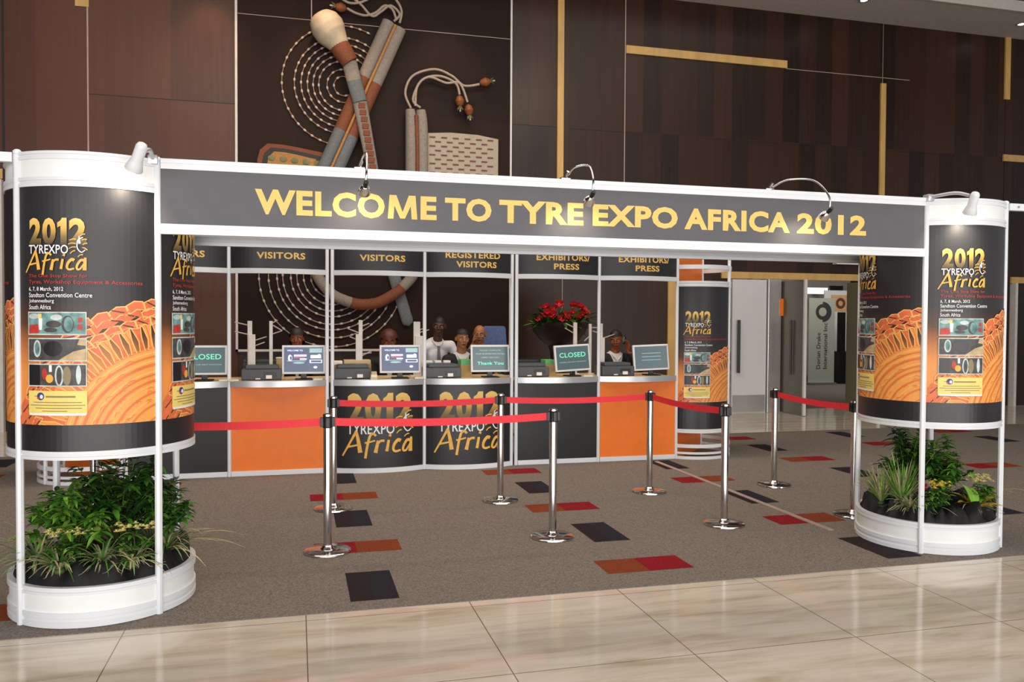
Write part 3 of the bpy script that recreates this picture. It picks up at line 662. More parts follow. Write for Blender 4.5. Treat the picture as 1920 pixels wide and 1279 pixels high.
# ------------------------------------------------------------ registration counters
YC = 8.86; PP = .978; RA = 1.0; HA = math.asin(PP / 2 / RA); UA = RA * HA; CA = RA * cos(HA)
XS = [-1.642, -.664, .369, 1.347, 2.38, 3.358]
def apt(u, w=0): a = u / RA; return ((RA + w) * sin(a), CA - (RA + w) * cos(a))
def arc_map(u, v, w): x, y = apt(u, w); return (x, y, v)
def arc_band(z0, z1, t=.04, out=0.0, mi=0, n=24, bm=None, inset=.018):
    bm = bm or bmesh.new(); n0 = len(bm.faces); rows = []
    for k in range(n + 1):
        u = (-UA + inset) + 2 * (UA - inset) * k / n
        a = apt(u, out); b = apt(u, out - t)
        rows.append([bm.verts.new(p) for p in ((a[0], a[1], z0), (a[0], a[1], z1), (b[0], b[1], z1), (b[0], b[1], z0))])
    for a, b in zip(rows, rows[1:]):
        for k in range(4): bm.faces.new((a[k], b[k], b[(k + 1) % 4], a[(k + 1) % 4]))
    bm.faces.new(rows[0]); bm.faces.new(rows[-1][::-1]); bmesh.ops.recalc_face_normals(bm, faces=bm.faces[n0:])
    setmi(bm, n0, mi); return bm
def arc_plate(z0, z1, yb, out=0, n=24):
    bm = bmesh.new(); P = [apt(-UA + .02 + 2 * (UA - .02) * k / n, out) for k in range(n + 1)]
    P += [(P[-1][0], yb), (P[0][0], yb)]
    a = [bm.verts.new((x, y, z1)) for x, y in P]; b = [bm.verts.new((x, y, z0)) for x, y in P]; bm.faces.new(a); bm.faces.new(b[::-1])
    for k in range(len(P)): j = (k + 1) % len(P); bm.faces.new((a[j], a[k], b[k], b[j]))
    bmesh.ops.recalc_face_normals(bm, faces=bm.faces[:]); return bm
KINDS = ['black', 'orange', 'logo', 'logo', 'black', 'orange']
CLAB = ['black fronted counter unit at the left end, behind the left poster column', 'orange fronted counter unit left of the two logo counters', 'curved black counter front with gold 2012 logo, left of the two logo counters',
        'curved black counter front with gold 2012 logo, right of the two logo counters', 'flat black counter unit right of the logo counters', 'orange fronted counter unit beside the right poster tower']
FTXT = [['VISITORS'], ['VISITORS'], ['VISITORS'], ['REGISTERED', 'VISITORS'], ['EXHIBITORS/', 'PRESS'], ['EXHIBITORS/', 'PRESS']]
FLAB = ['black curved VISITORS sign half hidden behind the left poster column', 'black curved VISITORS sign above the orange counter', 'black curved VISITORS sign above the left logo counter',
        'black curved REGISTERED VISITORS sign above the right logo counter', 'black curved EXHIBITORS/PRESS sign above the flower bowl', 'black curved EXHIBITORS/PRESS sign above the right orange counter']
for i, (x, kd) in enumerate(zip(XS, KINDS)):
    cx = x + PP / 2
    t = thing('registration_counter', CLAB[i], 'counter', (cx, YC, .004), 'registration counter units')
    h = PP / 2 - .02
    if kd == 'logo':
        sh = Sheet(); sh.rect(-UA + .02, UA - .02, .05, .93, 0, 0); logo(sh, -.395, .165, .76, dict(digit=1, white=2, gold=3), 1)
        obj('front_panel', sh.bend(arc_map, .04), ['black_print', 'p_digit', 'white_ink', 'gold_dim'], t)
        obj('kick_rail', arc_band(.0, .05, .03, .012), 'alu', t, smooth=True)
        obj('inner_panel', arc_band(.05, .92, .006, -.012), 'black_panel', t)
    else:
        obj('front_panel', bx(-h, h, -.006, .006, .05, .93), 'orange_panel' if kd == 'orange' else 'black_panel', t)
        obj('kick_rail', bx(-h, h, -.02, .02, 0, .052, bev=.004), 'alu', t)
    b = arc_band(.922, .985, .03, .012); obj('counter_rail', b, 'silver', t, smooth=True)
    obj('shelf', arc_plate(.945, .982, .01, -.019), 'worktop', t)
    f = thing('fascia_sign', FLAB[i], 'sign', (cx, YC, 2.09), 'curved fascia signs')
    sh = Sheet(); sh.rect(-UA + .02, UA - .02, .05, .36, 0, 0); T = FTXT[i]
    off = .02
    if len(T) == 1: sh.text(T[0], -.235 + off, .25 + off, .150, .218, 1, 1, .03)
    else:
        a, b, c, d = ((-.29, .33, -.205, .255) if i == 3 else (-.30, .345, -.135, .17))
        sh.text(T[0], a + .01, b + .01, .205, .275, 1, 1, .03); sh.text(T[1], c + off + .02, d + off + .02, .105, .172, 1, 1, .03)
    obj('board', sh.bend(arc_map, .04), ['black_print', 'gold'], f)
    obj('lower_rail', arc_band(0, .052, .035, .012), 'alu', f, smooth=True); obj('upper_rail', arc_band(.355, .39, .035, .012), 'alu', f, smooth=True)
PLAB = ['slim white upright at the left end of the counter row, behind the left poster column', 'slim white upright between the black and orange counters at left', 'slim white upright on the right edge of the left orange counter', 'slim white upright on the left edge of the left logo counter',
        'slim white upright between the two logo counters', 'slim white upright on the right edge of the right logo counter', 'slim white upright on the left edge of the right black counter', 'slim white upright between the right black and orange counters']
for i, x in enumerate((-1.642, -.664, .314, .369, 1.347, 2.325, 2.38, 3.358)):
    tag(obj('upright_post', post_bm(0, 0, 2.48, .02), 'alu', smooth=True), PLAB[i], 'post', 'counter uprights').location = (x, YC, .004)
# end towers: two quarter-round faces and a flat orange panel across the back
def make_tower(lab, loc, rz=0):
    t = thing('poster_tower', lab, 'poster tower', loc, 'counter end towers', rz)
    for sx, sy in ((-1, -1), (1, -1), (1, 1)): obj('post', post_bm(HS * sx, HS * sy), 'alu', t, smooth=True)
    for z0, z1, g in ((0, .035, 0), (.06, .085, 0), (.135, .175, 0), (.31, .355, 1), (2.03, 2.095, 1), (2.235, 2.285, 0), (2.44, 2.48, 0)):
        obj('rail', ring(bmesh.new(), z0, z1, .012, .012, bool(g), -.75 * pi, .25 * pi, 36), 'alu', t, smooth=True, auto=25)
    b = bmesh.new(); box(b, -HS * 1.414 + .02, HS * 1.414 - .02, -.006, .006, .0, 2.44); bmesh.ops.rotate(b, verts=b.verts, matrix=Matrix.Rotation(pi / 4, 3, 'Z')); obj('back_panel', b, 'orange_panel', t)
    p = obj('poster', poster(.673, 2.03, .355).bend(cyl_map, .04), PM, t)
    c = p.copy(); COL.objects.link(c); c.parent = t; c.rotation_euler = (0, 0, pi / 2)
    return t
tw = make_tower('slim poster tower with orange bands at the right end of the counters', (4.336 + HS, YC + HS, .004))
tw2 = copy_tree(tw); tw2.location = (-1.642 - HS - .045, YC + HS, .004); tw2.rotation_euler = (0, 0, -pi / 2); tw2['label'] = 'poster tower with orange bands at the left end of the counters, behind the left planter'

# worktop and what stands on it
ZT = .984
t = thing('worktop', 'beech worktop running behind the registration counters', 'worktop', (1.35, 9.22, ZT))
obj('top', bx(-2.96, 2.93, -.31, .3, -.03, 0, bev=.004), 'worktop', t)
for k in range(4): obj('support_panel', bx(-2.9 + k * 1.93, -2.87 + k * 1.93, -.3, .28, -.976, -.03), 'black_panel', t)
def monitor(lab, x, y, kind, yaw=0, tilt=0):
    t = thing('monitor', lab, 'monitor', (x, y, ZT), 'counter monitors', yaw)
    b = bmesh.new(); box(b, -.09, .09, -.08, .08, 0, .014, bev=.006); obj('base', b, 'black_plastic', t)
    b = bmesh.new(); box(b, -.03, .03, .0, .03, .012, .16, bev=.006); obj('neck', b, 'black_plastic', t)
    Rm = Matrix.Translation((0, 0, .06)) @ Matrix.Rotation(tilt, 4, 'Y') @ Matrix.Rotation(-.1, 4, 'X')
    def rt_(bm): bmesh.ops.transform(bm, matrix=Rm, verts=bm.verts); return bm
    w, h = .222, .305
    b = bmesh.new(); box(b, -w, w, -.02, .012, 0, h, bev=.006); box(b, -w + .03, w - .03, .012, .035, .03, h - .03, bev=.008)
    obj('bezel', rt_(b), 'monitor_frame', t)
    sh = Sheet(); sh.rect(-w + .02, w - .02, .022, h - .022, 0, 1); mats = ['screen_blue' if kind == 'welcome' else 'screen_grey', 'screen_green', 'screen_pale', 'screen_red', 'screen_teal']
    if kind == 'closed':
        sh.text('CLOSED', -.165, .165, .16, .215, 1, 2, .012); sh.text('PLEASE USE NEXT POSITION', -.165, .165, .10, .112, 4, 2)
    elif kind == 'thanks':
        sh.text('PLEASE COMPLETE', -.12, .12, .235, .25, 4, 2); sh.text('YOUR REGISTRATION DETAILS', -.17, .17, .195, .212, 4, 2); sh.text('HERE VISITORS', -.10, .10, .155, .17, 4, 2); sh.text('Thank You', -.15, .15, .08, .115, 1, 2, .02)
    elif kind == 'welcome':
        sh.text('WELCOME TO', -.17, -.01, .24, .258, 2, 2, .02); sh.ell(-.14, .17, .022, .035, 2, 2); sh.ell(-.132, .168, .01, .02, 0, 3); sh.rect(-.10, .03, .185, .205, 2, 2); sh.text('TYREXPO', -.1, .03, .19, .2, 3, 3)
        sh.rect(-.10, .01, .168, .18, 3, 2); sh.rect(-.04, .03, .15, .165, 2, 2); sh.rect(-.17, .02, .135, .142, 4, 2); sh.ell(-.05, .118, .06, .01, 4, 2)
        sh.rect(.06, .19, .225, .27, 4, 2); sh.rect(.07, .18, .165, .2, 2, 2); sh.ell(.16, .19, .02, .02, 2, 2); sh.rect(.06, .19, .115, .15, 2, 2); sh.rect(.075, .18, .122, .143, 0, 3); sh.ell(.12, .07, .02, .013, 2, 2)
    else:
        for k in range(3): sh.rect(-.12, .12, .2 - k * .04, .205 - k * .04, 4, 2)
    sh.map(lambda u, v, w_: (u, -.0205 - w_, v)); obj('screen', rt_(sh.bm), mats, t)
    return t
monitor('monitor showing CLOSED, leftmost, beside the left poster column', -.915, 8.98, 'closed')
monitor('blue welcome screen monitor on the left orange counter', .077, 8.98, 'welcome')
monitor('blue welcome screen monitor on the left logo counter', 1.098, 8.98, 'welcome')
monitor('monitor with a Thank You message on the right logo counter', 2.108, 8.98, 'thanks')
monitor('monitor showing CLOSED in front of the flower bowl', 3.09, 8.98, 'closed', .1, -.05)
monitor('monitor with a faint blank screen, rightmost on the counters', 4.07, 8.98, 'blank', -.05, -.04)
def printer(lab, x, y=9.02, big=1.0):
    t = thing('badge_printer', lab, 'printer', (x, y, ZT), 'badge printers')
    b = bmesh.new(); box(b, -.2, .2, -.1, .18, .004, .115, bev=.012); obj('body', b, 'printer', t)
    b = bmesh.new(); box(b, -.16, .17, -.06, .16, .115, .155, bev=.012); obj('lid', b, 'printer', t)
    b = bmesh.new(); box(b, .02, .15, -.104, -.098, .04, .085); obj('slot', b, 'black_plastic', t)
    b = bmesh.new(); box(b, .045, .105, -.125, -.101, .02, .055); obj('paper_label', b, 'paper', t)
    b = bmesh.new(); box(b, -.06, -.01, -.104, -.098, .012, .024); obj('badge', b, 'paper', t)
    for s in (-.17, .17):
        b = bmesh.new(); box(b, s - .03, s + .03, -.09, .1, -.0005, .006); obj('foot', b, 'black_plastic', t)
    return t
printer('dark grey badge printer on the left orange counter', -.35); printer('dark grey badge printer on the left logo counter', .585)
printer('dark grey badge printer on the right logo counter', 1.566); printer('dark grey badge printer below the flower bowl', 2.585); printer('dark grey badge printer in front of the person on the phone', 3.63)
def rack(lab, x, y, h, w, prongs, short=None):
    t = thing('lanyard_rack', lab, 'rack', (x, y, ZT), 'lanyard racks')
    b = bmesh.new(); box(b, -w, w, -.05, .05, 0, .015, bev=.003); obj('base', b, 'rack_white', t)
    b = bmesh.new(); box(b, -w / 2, w / 2, -.015, .015, .015, h, bev=.003); obj('post', b, 'rack_white', t)
    if short: b = bmesh.new(); box(b, short[0], short[1], -.034, -.017, .015, short[2], bev=.004); obj('short_board', b, 'rack_white', t)
    for (sx, z, l, dz) in prongs:
        b = bmesh.new(); tube(b, [(sx * w / 2, 0, z), (sx * (w / 2 + l), -.01, z + dz)], [.007, .006], 8); obj('prong', b, 'rack_prong', t, smooth=True)
    return t
rack('off white lanyard rack with two left prongs at the far left window', -.484, 9.30, .62, .048, [(-1, .575, .13, .03), (-1, .475, .13, .03), (1, .40, .15, .05), (1, .34, .13, .05)], (-.012, .058, .475))
rack('thin lanyard rack left of the woman behind the left orange counter', -.265, 9.30, .62, .036, [(1, .575, .1, -.06), (1, .48, .10, .035), (1, .60, .05, .03)])
rack('off white lanyard rack with short board above the left logo counter', .695, 9.30, .635, .042, [(-1, .495, .12, .045), (1, .57, .075, .03), (-1, .41, .1, .04), (1, .24, .12, .06), (1, .26, .1, .01)], (-.055, .015, .48))
rack('wide lanyard rack beside the upright between the logo counters', 1.325, 9.30, .62, .075, [(1, .5, .1, .03), (1, .53, .06, .02)], (-.02, .065, .46))
rack('lanyard rack with left prongs before the flower bowl', 3.223, 9.30, .62, .044, [(-1, .565, .10, .045), (-1, .495, .11, .06)])
rack('thin lanyard rack right of the flower bowl', 3.413, 9.30, .605, .03, [(1, .56, .08, .0), (-1, .45, .06, -.05)])
rack('wide lanyard rack left of the person on the phone', 3.54, 9.30, .61, .06, [(1, .43, .15, .05), (-1, .5, .07, .02)], (-.02, .05, .44))
def crate(nm, lab, cat, x, y, w, d, h, m, z=ZT, lidm=None, lidh=.0, group=None):
    t = thing(nm, lab, cat, (x, y, z), group)
    b = bmesh.new(); box(b, -w / 2, w / 2, -d / 2, d / 2, 0, h, bev=.004); obj('body', b, m, t)
    if lidm: b = bmesh.new(); box(b, -w / 2 + .004, w / 2 - .004, -d / 2 + .004, d / 2 - .004, h, h + lidh, bev=.004); obj('lid', b, lidm, t)
    return t
crate('storage_box', 'low black box behind the printer on the left orange counter', 'box', -.35, 9.42, .42, .18, .17, 'black_plastic', lidm='black_panel', lidh=.035)
crate('storage_box', 'tan box with green top left of the Thank You monitor', 'box', 1.86, 9.2, .13, .2, .135, 'tan_box', lidm='green_box', lidh=.06)
crate('storage_box', 'tan box with green top left of the CLOSED monitor by the flower bowl', 'box', 2.86, 9.22, .13, .2, .13, 'tan_box', lidm='green_box', lidh=.055)
crate('storage_box', 'low black box behind the printer below the flower bowl', 'box', 2.6, 9.42, .46, .18, .15, 'black_plastic', lidm='black_panel', lidh=.03)
for k, (x, lab) in enumerate(((1.47, 'pale blue tray behind the printer on the right logo counter, leftmost of three'), (1.575, 'pale blue tray behind the printer on the right logo counter, middle of three'), (1.68, 'pale blue tray behind the printer on the right logo counter, rightmost of three'))):
    crate('card_tray', lab, 'tray', x, 9.36, .085, .1, .155, 'blue_box', lidm='paper', lidh=.02, group='pale blue trays')
crate('paper_stack', 'cream paper stack behind the printer on the left logo counter', 'paper', .66, 9.36, .3, .2, .15, 'tan_box', lidm='cream', lidh=.04)
crate('paper_stack', 'small white paper stack at the left of the left logo counter', 'paper', .45, 9.34, .1, .16, .14, 'tan_box', lidm='paper', lidh=.04)
for k, (x, y, w, lab) in enumerate(((-.62, 8.86, .1, 'small cream card pile at the left end of the left orange counter'), (.80, 8.84, .07, 'upright cream card beside the printer on the left logo counter'), (1.29, 8.87, .11, 'cream card pile right of the welcome monitor on the left logo counter'), (-.72, 8.88, .09, 'cream card pile right of the leftmost CLOSED monitor'), (.22, 8.86, .1, 'cream card pile right of the welcome monitor on the orange counter'), (3.22, 8.86, .12, 'pale paper pile right of the CLOSED monitor'))):
    t = thing('card_pile', lab, 'cards', (x, y, ZT - .002), 'card piles'); hgt = .09 if k == 1 else .03
    for q in range(3): obj('card', bx(-w / 2 + q * .004, w / 2 - q * .003, -.04, .04 - q * .004, hgt * q / 3, hgt * (q + 1) / 3 - .001), 'cream' if q % 2 == 0 else 'paper', t)
t = thing('paper_cup', 'small cream paper cup by the welcome monitor on the left orange counter', 'cup', (-.165, 9.3, ZT))
obj('cup', lathe(bmesh.new(), [(.0, .0), (.035, 0), (.05, .22), (.046, .22), (.032, .01)], 20), 'cream', t, smooth=True); obj('rim', lathe(bmesh.new(), [(.05, .215), (.053, .22), (.05, .225), (.046, .22)], 20), 'paper', t, smooth=True)

# ------------------------------------------------------------ stanchions and belts
def make_stanchion(lab, x, y, rz=0):
    t = thing('belt_stanchion', lab, 'stanchion', (x, y, .004), 'chrome belt stanchions', rz)
    obj('base', lathe(bmesh.new(), [(.158, 0), (.163, .004), (.162, .012), (.154, .018), (.05, .024), (.044, .034), (.0, .036)], 40), 'chrome', t, smooth=True)
    obj('pole', lathe(bmesh.new(), [(.042, .033), (.036, .045), (.029, .05), (.029, .90)], 28), 'chrome', t, smooth=True)
    obj('cassette', lathe(bmesh.new(), [(.029, .865), (.033, .868), (.033, .94), (.030, .945)], 28), 'black_plastic', t, smooth=True)
    obj('cap', lathe(bmesh.new(), [(.030, .944), (.033, .948), (.032, .96), (.02, .966), (0, .967)], 28), 'chrome', t, smooth=True)
    for a in range(4):
        b = bmesh.new(); box(b, .026, .05, -.013, .013, .872, .94, bev=.003)
        bmesh.ops.rotate(b, verts=b.verts, matrix=Matrix.Rotation(a * pi / 2, 3, 'Z')); obj('belt_clip', b, 'black_plastic', t)
    return t
ST = [('A', .210, 5.82, 'chrome stanchion nearest the left poster column, black belt heads on top'), ('F', 1.85, 5.82, 'chrome stanchion in front of the right black counter, ending the near belt'), ('C', 1.77, 7.12, 'chrome stanchion in front of the right logo counter'),
      ('D', 3.24, 7.17, 'chrome stanchion in front of the right orange counter'), ('E', 3.30, 5.87, 'chrome stanchion in front of the right poster tower'), ('G', 4.58, 7.18, 'chrome stanchion standing before the white door'),
      ('B', .306, 7.14, 'chrome stanchion just behind the left front one, before the left logo counter'), ('H', 4.52, 5.90, 'chrome stanchion half hidden by the right poster column'), ('S', -1.30, 5.98, 'chrome stanchion behind the plants of the left poster column')]
sp_ = {}
base_st = None
for k, x, y, lab in ST:
    if base_st is None: s = base_st = make_stanchion(lab, x, y)
    else: s = copy_tree(base_st); s.location = (x, y, .004); s['label'] = lab
    sp_[k] = Vector((x, y, 0))
def belt(a, b, lab):
    A, B = sp_[a], sp_[b]; d = (B - A).normalized(); p, q = A + d * .048, B - d * .048; nrm = Vector((-d.y, d.x, 0))
    bm = bmesh.new(); n = 16; rows = []
    for k in range(n + 1):
        t = k / n; c = p.lerp(q, t); z = .910 - .02 * 4 * t * (1 - t)
        rows.append([bm.verts.new(v) for v in (c + nrm * .001 + Vector((0, 0, z - .027)), c + nrm * .001 + Vector((0, 0, z + .027)), c - nrm * .001 + Vector((0, 0, z + .027)), c - nrm * .001 + Vector((0, 0, z - .027)))])
    for r0, r1 in zip(rows, rows[1:]):
        for k in range(4): bm.faces.new((r0[k], r0[(k + 1) % 4], r1[(k + 1) % 4], r1[k]))
    bm.faces.new(rows[0]); bm.faces.new(rows[-1]); bmesh.ops.recalc_face_normals(bm, faces=bm.faces[:])
    tag(obj('barrier_belt', bm, 'red_belt'), lab, 'belt', 'red barrier belts')
belt('S', 'A', 'red belt running left behind the left poster column'); belt('A', 'F', 'nearer red belt crossing in front of the logo counters'); belt('B', 'C', 'farther red belt crossing in front of the logo counters')
belt('C', 'D', 'red belt in front of the right black and orange counters'); belt('D', 'E', 'dark red belt slanting down before the right poster tower'); belt('G', 'H', 'dark red belt before the open door, left of the right poster column')

# ------------------------------------------------------------ planting in the two columns
def leaf(bm, p, d, L, w, mi, droop=.25, n=3):
    d = d.normalized(); s = d.cross(Vector((0, 0, 1)))
    s = s.normalized() if s.length > .05 else Vector((1, 0, 0))
    nrm = s.cross(d); prev = None
    for k in range(n + 1):
        t = k / n; c = p + d * L * t - Vector((0, 0, 1)) * droop * L * t * t
        ww = w * sin(pi * min(.98, .12 + .88 * t)) * .5 if k < n else .0008
        a = (bm.verts.new(c - s * ww + nrm * ww * .35), bm.verts.new(c), bm.verts.new(c + s * ww + nrm * ww * .35))
        if prev:
            for i in (0, 1):
                f = bm.faces.new((prev[i], prev[i + 1], a[i + 1], a[i])); f.material_index = mi
        prev = a
def rvec(r, up=.3):
    a = r.uniform(0, 2 * pi); return Vector((cos(a), sin(a), r.uniform(-up * .4, up)))
def shrub(nm, lab, cat, loc, h, rad, stems, leaves, L, w, mis, seed, group=None, lean=(0, 0)):
    r = random.Random(seed); t = thing(nm, lab, cat, loc, group); fb = bmesh.new(); sb = bmesh.new()
    for i in range(stems):
        a = r.uniform(0, 2 * pi); q = rad * sqrt(r.random()); hh = h * r.uniform(.62, 1) * (1 - .45 * (q / rad) ** 2)
        top = Vector((q * cos(a) + lean[0], q * sin(a) + lean[1], hh)); mid = Vector((top.x * .45, top.y * .45, hh * .6))
        P = smooth_pts([(top.x * .1, top.y * .1, 0), mid, top], 5); tube(sb, P, [.005 * (1 - .06 * k) for k in range(len(P))], 5)
        for k in range(leaves):
            u = r.uniform(.3, 1) ** .7; p = P[min(len(P) - 1, int(u * (len(P) - 1) + .5))]
            leaf(fb, p, rvec(r, .7), L * r.uniform(.6, 1.15), w * r.uniform(.7, 1.15), r.choice(mis), r.uniform(.1, .5))
    MM = ['leaf_dark', 'leaf_mid', 'leaf_light', 'leaf_grass', 'leaf_straw', 'leaf_yellow']
    obj('foliage', fb, MM, t, smooth=True, auto=60); obj('stems', sb, 'stem', t, smooth=True); return t
def grass(nm, lab, cat, loc, n, L, seed, spread=1.0, bias=(0, 0), mis=(3, 3, 4, 1), group=None, wd=.011, rise=1.0, drop=.8, out=9):
    r = random.Random(seed); t = thing(nm, lab, cat, loc, group); fb = bmesh.new(); cc = CL if loc[0] < 1 else CR
    for i in range(n):
        a = r.uniform(0, 2 * pi); l = L * r.uniform(.55, 1.1); d = Vector((cos(a) * spread + bias[0], sin(a) * spread + bias[1], 0)) * r.uniform(.35, 1); mi = r.choice(mis); w = wd * r.uniform(.7, 1.2)
        s = d.cross(Vector((0, 0, 1))); s = s.normalized() if s.length > .01 else Vector((1, 0, 0)); prev = None; up = r.uniform(.55, 1.0) * rise; dp = r.uniform(.5, 1.15) * drop
        for k in range(8):
            u = k / 7; c = Vector((d.x * l * u * .85, d.y * l * u * .85, l * (up * u - dp * u * u * .9)))
            if math.hypot(c.x + loc[0] - cc[0], c.y + loc[1] - cc[1]) < .53: c.z = max(c.z, .0)
            ww = w * (1 - u ** 3) * .5 + .0006; q = (bm_v(fb, c - s * ww), bm_v(fb, c + Vector((0, 0, -.002))), bm_v(fb, c + s * ww))
            if prev:
                for j in (0, 1): fb.faces.new((prev[j], prev[j + 1], q[j + 1], q[j])).material_index = mi
            prev = q
    MM = ['leaf_dark', 'leaf_mid', 'leaf_light', 'leaf_grass', 'leaf_straw', 'leaf_yellow']
    obj('blades', fb, MM, t, smooth=True, auto=60)
    b = bmesh.new(); sphere(b, (0, 0, .0), (.03, .03, .02)); obj('crown', b, 'stem', t, smooth=True); return t
def bm_v(bm, c): return bm.verts.new(c)
def flower_plant(nm, lab, loc, w, d, h, nf, fm, seed, group=None, fr=.017):
    t = shrub(nm, lab, 'plant', loc, h, .5 * w, 12, 12, .06, .028, (1, 1, 2, 0), seed, group)
    r = random.Random(seed + 1)
    for i in range(nf):
        c = Vector((r.uniform(-.5, .5) * w, r.uniform(-.5, .5) * d, h * r.uniform(.86, 1.08))); b = bmesh.new()
        for q in range(11):
            a = 2 * pi * q / 11; dd = Vector((cos(a), sin(a), .35)); leaf(b, c, dd, fr * r.uniform(.9, 1.2), fr * .75, 0, .3, 2)
            if q % 2: leaf(b, c + Vector((0, 0, .003)), Vector((cos(a + .3), sin(a + .3), .9)), fr * .7, fr * .5, 0, .1, 2)
        sphere(b, c + Vector((0, 0, .003)), (fr * .3, fr * .3, fr * .25), 1, 6, 4); obj('flower', b, [fm, 'flower_yellow'], t)
    return t
def cloth(lab, c, seed):
    bm = bmesh.new(); r = random.Random(seed); n = 120; prof = [(.452, .20), (.456, .225), (.448, .26), (.43, .29), (.40, .312), (.345, .318), (.24, .308), (.12, .30), (.0, .298)]
    ph = [(r.uniform(0, 6.28), r.choice((7, 9, 13, 17, 23, 31))) for _ in range(8)]; rings = []
    for j, (q, z) in enumerate(prof):
        row = []
        for k in range(n):
            a = 2 * pi * k / n; f = sum(sin(m * a + p + j * .5 * (i % 3 - 1)) for i, (p, m) in enumerate(ph)) / 8
            amp = (.0, .03, .09, .11, .09, .06, .03, .01, .0)[j]
            row.append(bm.verts.new(((q + f * amp * .5 - abs(amp) * .2) * cos(a), (q + f * amp * .5 - abs(amp) * .2) * sin(a), z + f * amp)))
        rings.append(row)
    for a, b in zip(rings, rings[1:]):
        for k in range(n): bm.faces.new((a[k], a[(k + 1) % n], b[(k + 1) % n], b[k]))
    bmesh.ops.remove_doubles(bm, verts=bm.verts, dist=.0004)
    o = obj('planter_cloth', bm, 'cloth', smooth=True, auto=80); o.location = (c[0], c[1], -.005); tag(o, lab, 'cloth', 'planter cloths')
cloth('black crinkled cloth filling the left planter ring', CL, 4); cloth('black crinkled cloth filling the right planter ring', CR, 9)
zc = .28
def at(c, x, y): return (c[0] + x, c[1] + y, zc)
shrub('leafy_shrub', 'tall dark green shrub at the back of the left planter', 'plant', at(CL, .06, .08), .64, .33, 40, 24, .10, .036, (0, 0, 0, 1), 11, 'planter shrubs')
shrub('leafy_shrub', 'bright mid green fern-like shrub at the left front of the left planter', 'plant', at(CL, -.14, -.10), .44, .27, 36, 24, .085, .032, (1, 1, 2, 2), 12, 'planter shrubs')
shrub('leafy_shrub', 'green bush on the right side of the left planter', 'plant', at(CL, .27, -.02), .50, .20, 28, 22, .09, .032, (0, 1, 1), 13, 'planter shrubs')
grass('spider_plant', 'pale striped spider plant at the front of the left planter', 'plant', at(CL, .05, -.31), 110, .30, 14, 1.0, (0, -.15), group='planter spider plants')
grass('spider_plant', 'pale striped spider plant at the left of the left planter', 'plant', at(CL, -.29, -.21), 100, .29, 15, 1.0, (-.15, -.1), group='planter spider plants')
grass('spider_plant', 'straw coloured grass drooping over the right side of the left planter', 'plant', at(CL, .34, -.10), 80, .38, 16, .9, (.45, -.1), (3, 4, 4, 1), 'planter spider plants')
grass('spider_plant', 'straw tipped grass at the far left edge of the left planter', 'plant', at(CL, -.38, .02), 40, .34, 17, .8, (-.25, -.1), (3, 4, 2), 'planter spider plants')
grass('spider_plant', 'pale striped spider plant at the front left rim of the left planter', 'plant', at(CL, -.15, -.36), 90, .28, 33, .9, (-.05, -.15), group='planter spider plants')
grass('spider_plant', 'pale striped spider plant at the front right rim of the left planter', 'plant', at(CL, .20, -.34), 70, .28, 34, .9, (.1, -.15), group='planter spider plants')
flower_plant('flowering_plant', 'cream chrysanthemums at the left front of the left planter', at(CL, -.12, -.26), .24, .10, .19, 34, 'flower_cream', 18, 'planter flowers')
flower_plant('flowering_plant', 'cream yellow chrysanthemums at the right front of the left planter', at(CL, .21, -.27), .20, .09, .20, 26, 'flower_cream', 19, 'planter flowers')
shrub('leafy_shrub', 'tall dark climbing shrub at the back left of the right planter', 'plant', at(CR, -.10, .08), .64, .22, 30, 24, .085, .036, (0, 0, 1), 21, 'planter shrubs')
shrub('leafy_shrub', 'bright green bush at the back right of the right planter', 'plant', at(CR, .17, .04), .50, .25, 32, 24, .09, .036, (1, 1, 2, 0), 22, 'planter shrubs')
grass('spider_plant', 'pale bushy grass at the left of the right planter', 'plant', at(CR, -.30, -.10), 240, .34, 23, .75, (-.1, 0), (3, 4, 2, 1), 'planter spider plants', .011, 1.35, .35)
grass('spider_plant', 'dark striped spider plant in the left front of the right planter', 'plant', at(CR, -.22, -.24), 70, .30, 24, .8, (0, -.1), (0, 1, 3), 'planter spider plants')
grass('spider_plant', 'straw grass drooping at the right edge of the right planter', 'plant', at(CR, .36, -.06), 50, .36, 25, .9, (.35, -.15), (3, 4, 4), 'planter spider plants')
grass('spider_plant', 'thin straw grass at the front of the right planter', 'plant', at(CR, .10, -.32), 30, .26, 27, .9, (.1, -.2), (3, 4), 'planter spider plants')
grass('spider_plant', 'pale bushy grass by the rear left upright of the right planter', 'plant', at(CR, -.37, .03), 200, .30, 35, .8, (-.05, -.05), (3, 4, 4, 2), 'planter spider plants', .010, 1.3, .45)
grass('spider_plant', 'straw striped spider plant at the front left rim of the right planter', 'plant', at(CR, -.33, -.22), 90, .28, 36, .9, (-.05, -.1), (3, 3, 4), 'planter spider plants')
flower_plant('flowering_plant', 'yellow chrysanthemums at the front of the right planter by the post', at(CR, -.16, -.30), .15, .10, .20, 28, 'flower_yellow', 28, 'planter flowers')
flower_plant('flowering_plant', 'cream chrysanthemums at the right front of the right planter', at(CR, .26, -.25), .22, .10, .22, 34, 'flower_cream', 29, 'planter flowers')
r = random.Random(31); t = thing('croton_plant', 'croton with large yellow veined leaves at the front of the right planter', 'plant', at(CR, .12, -.33)); 
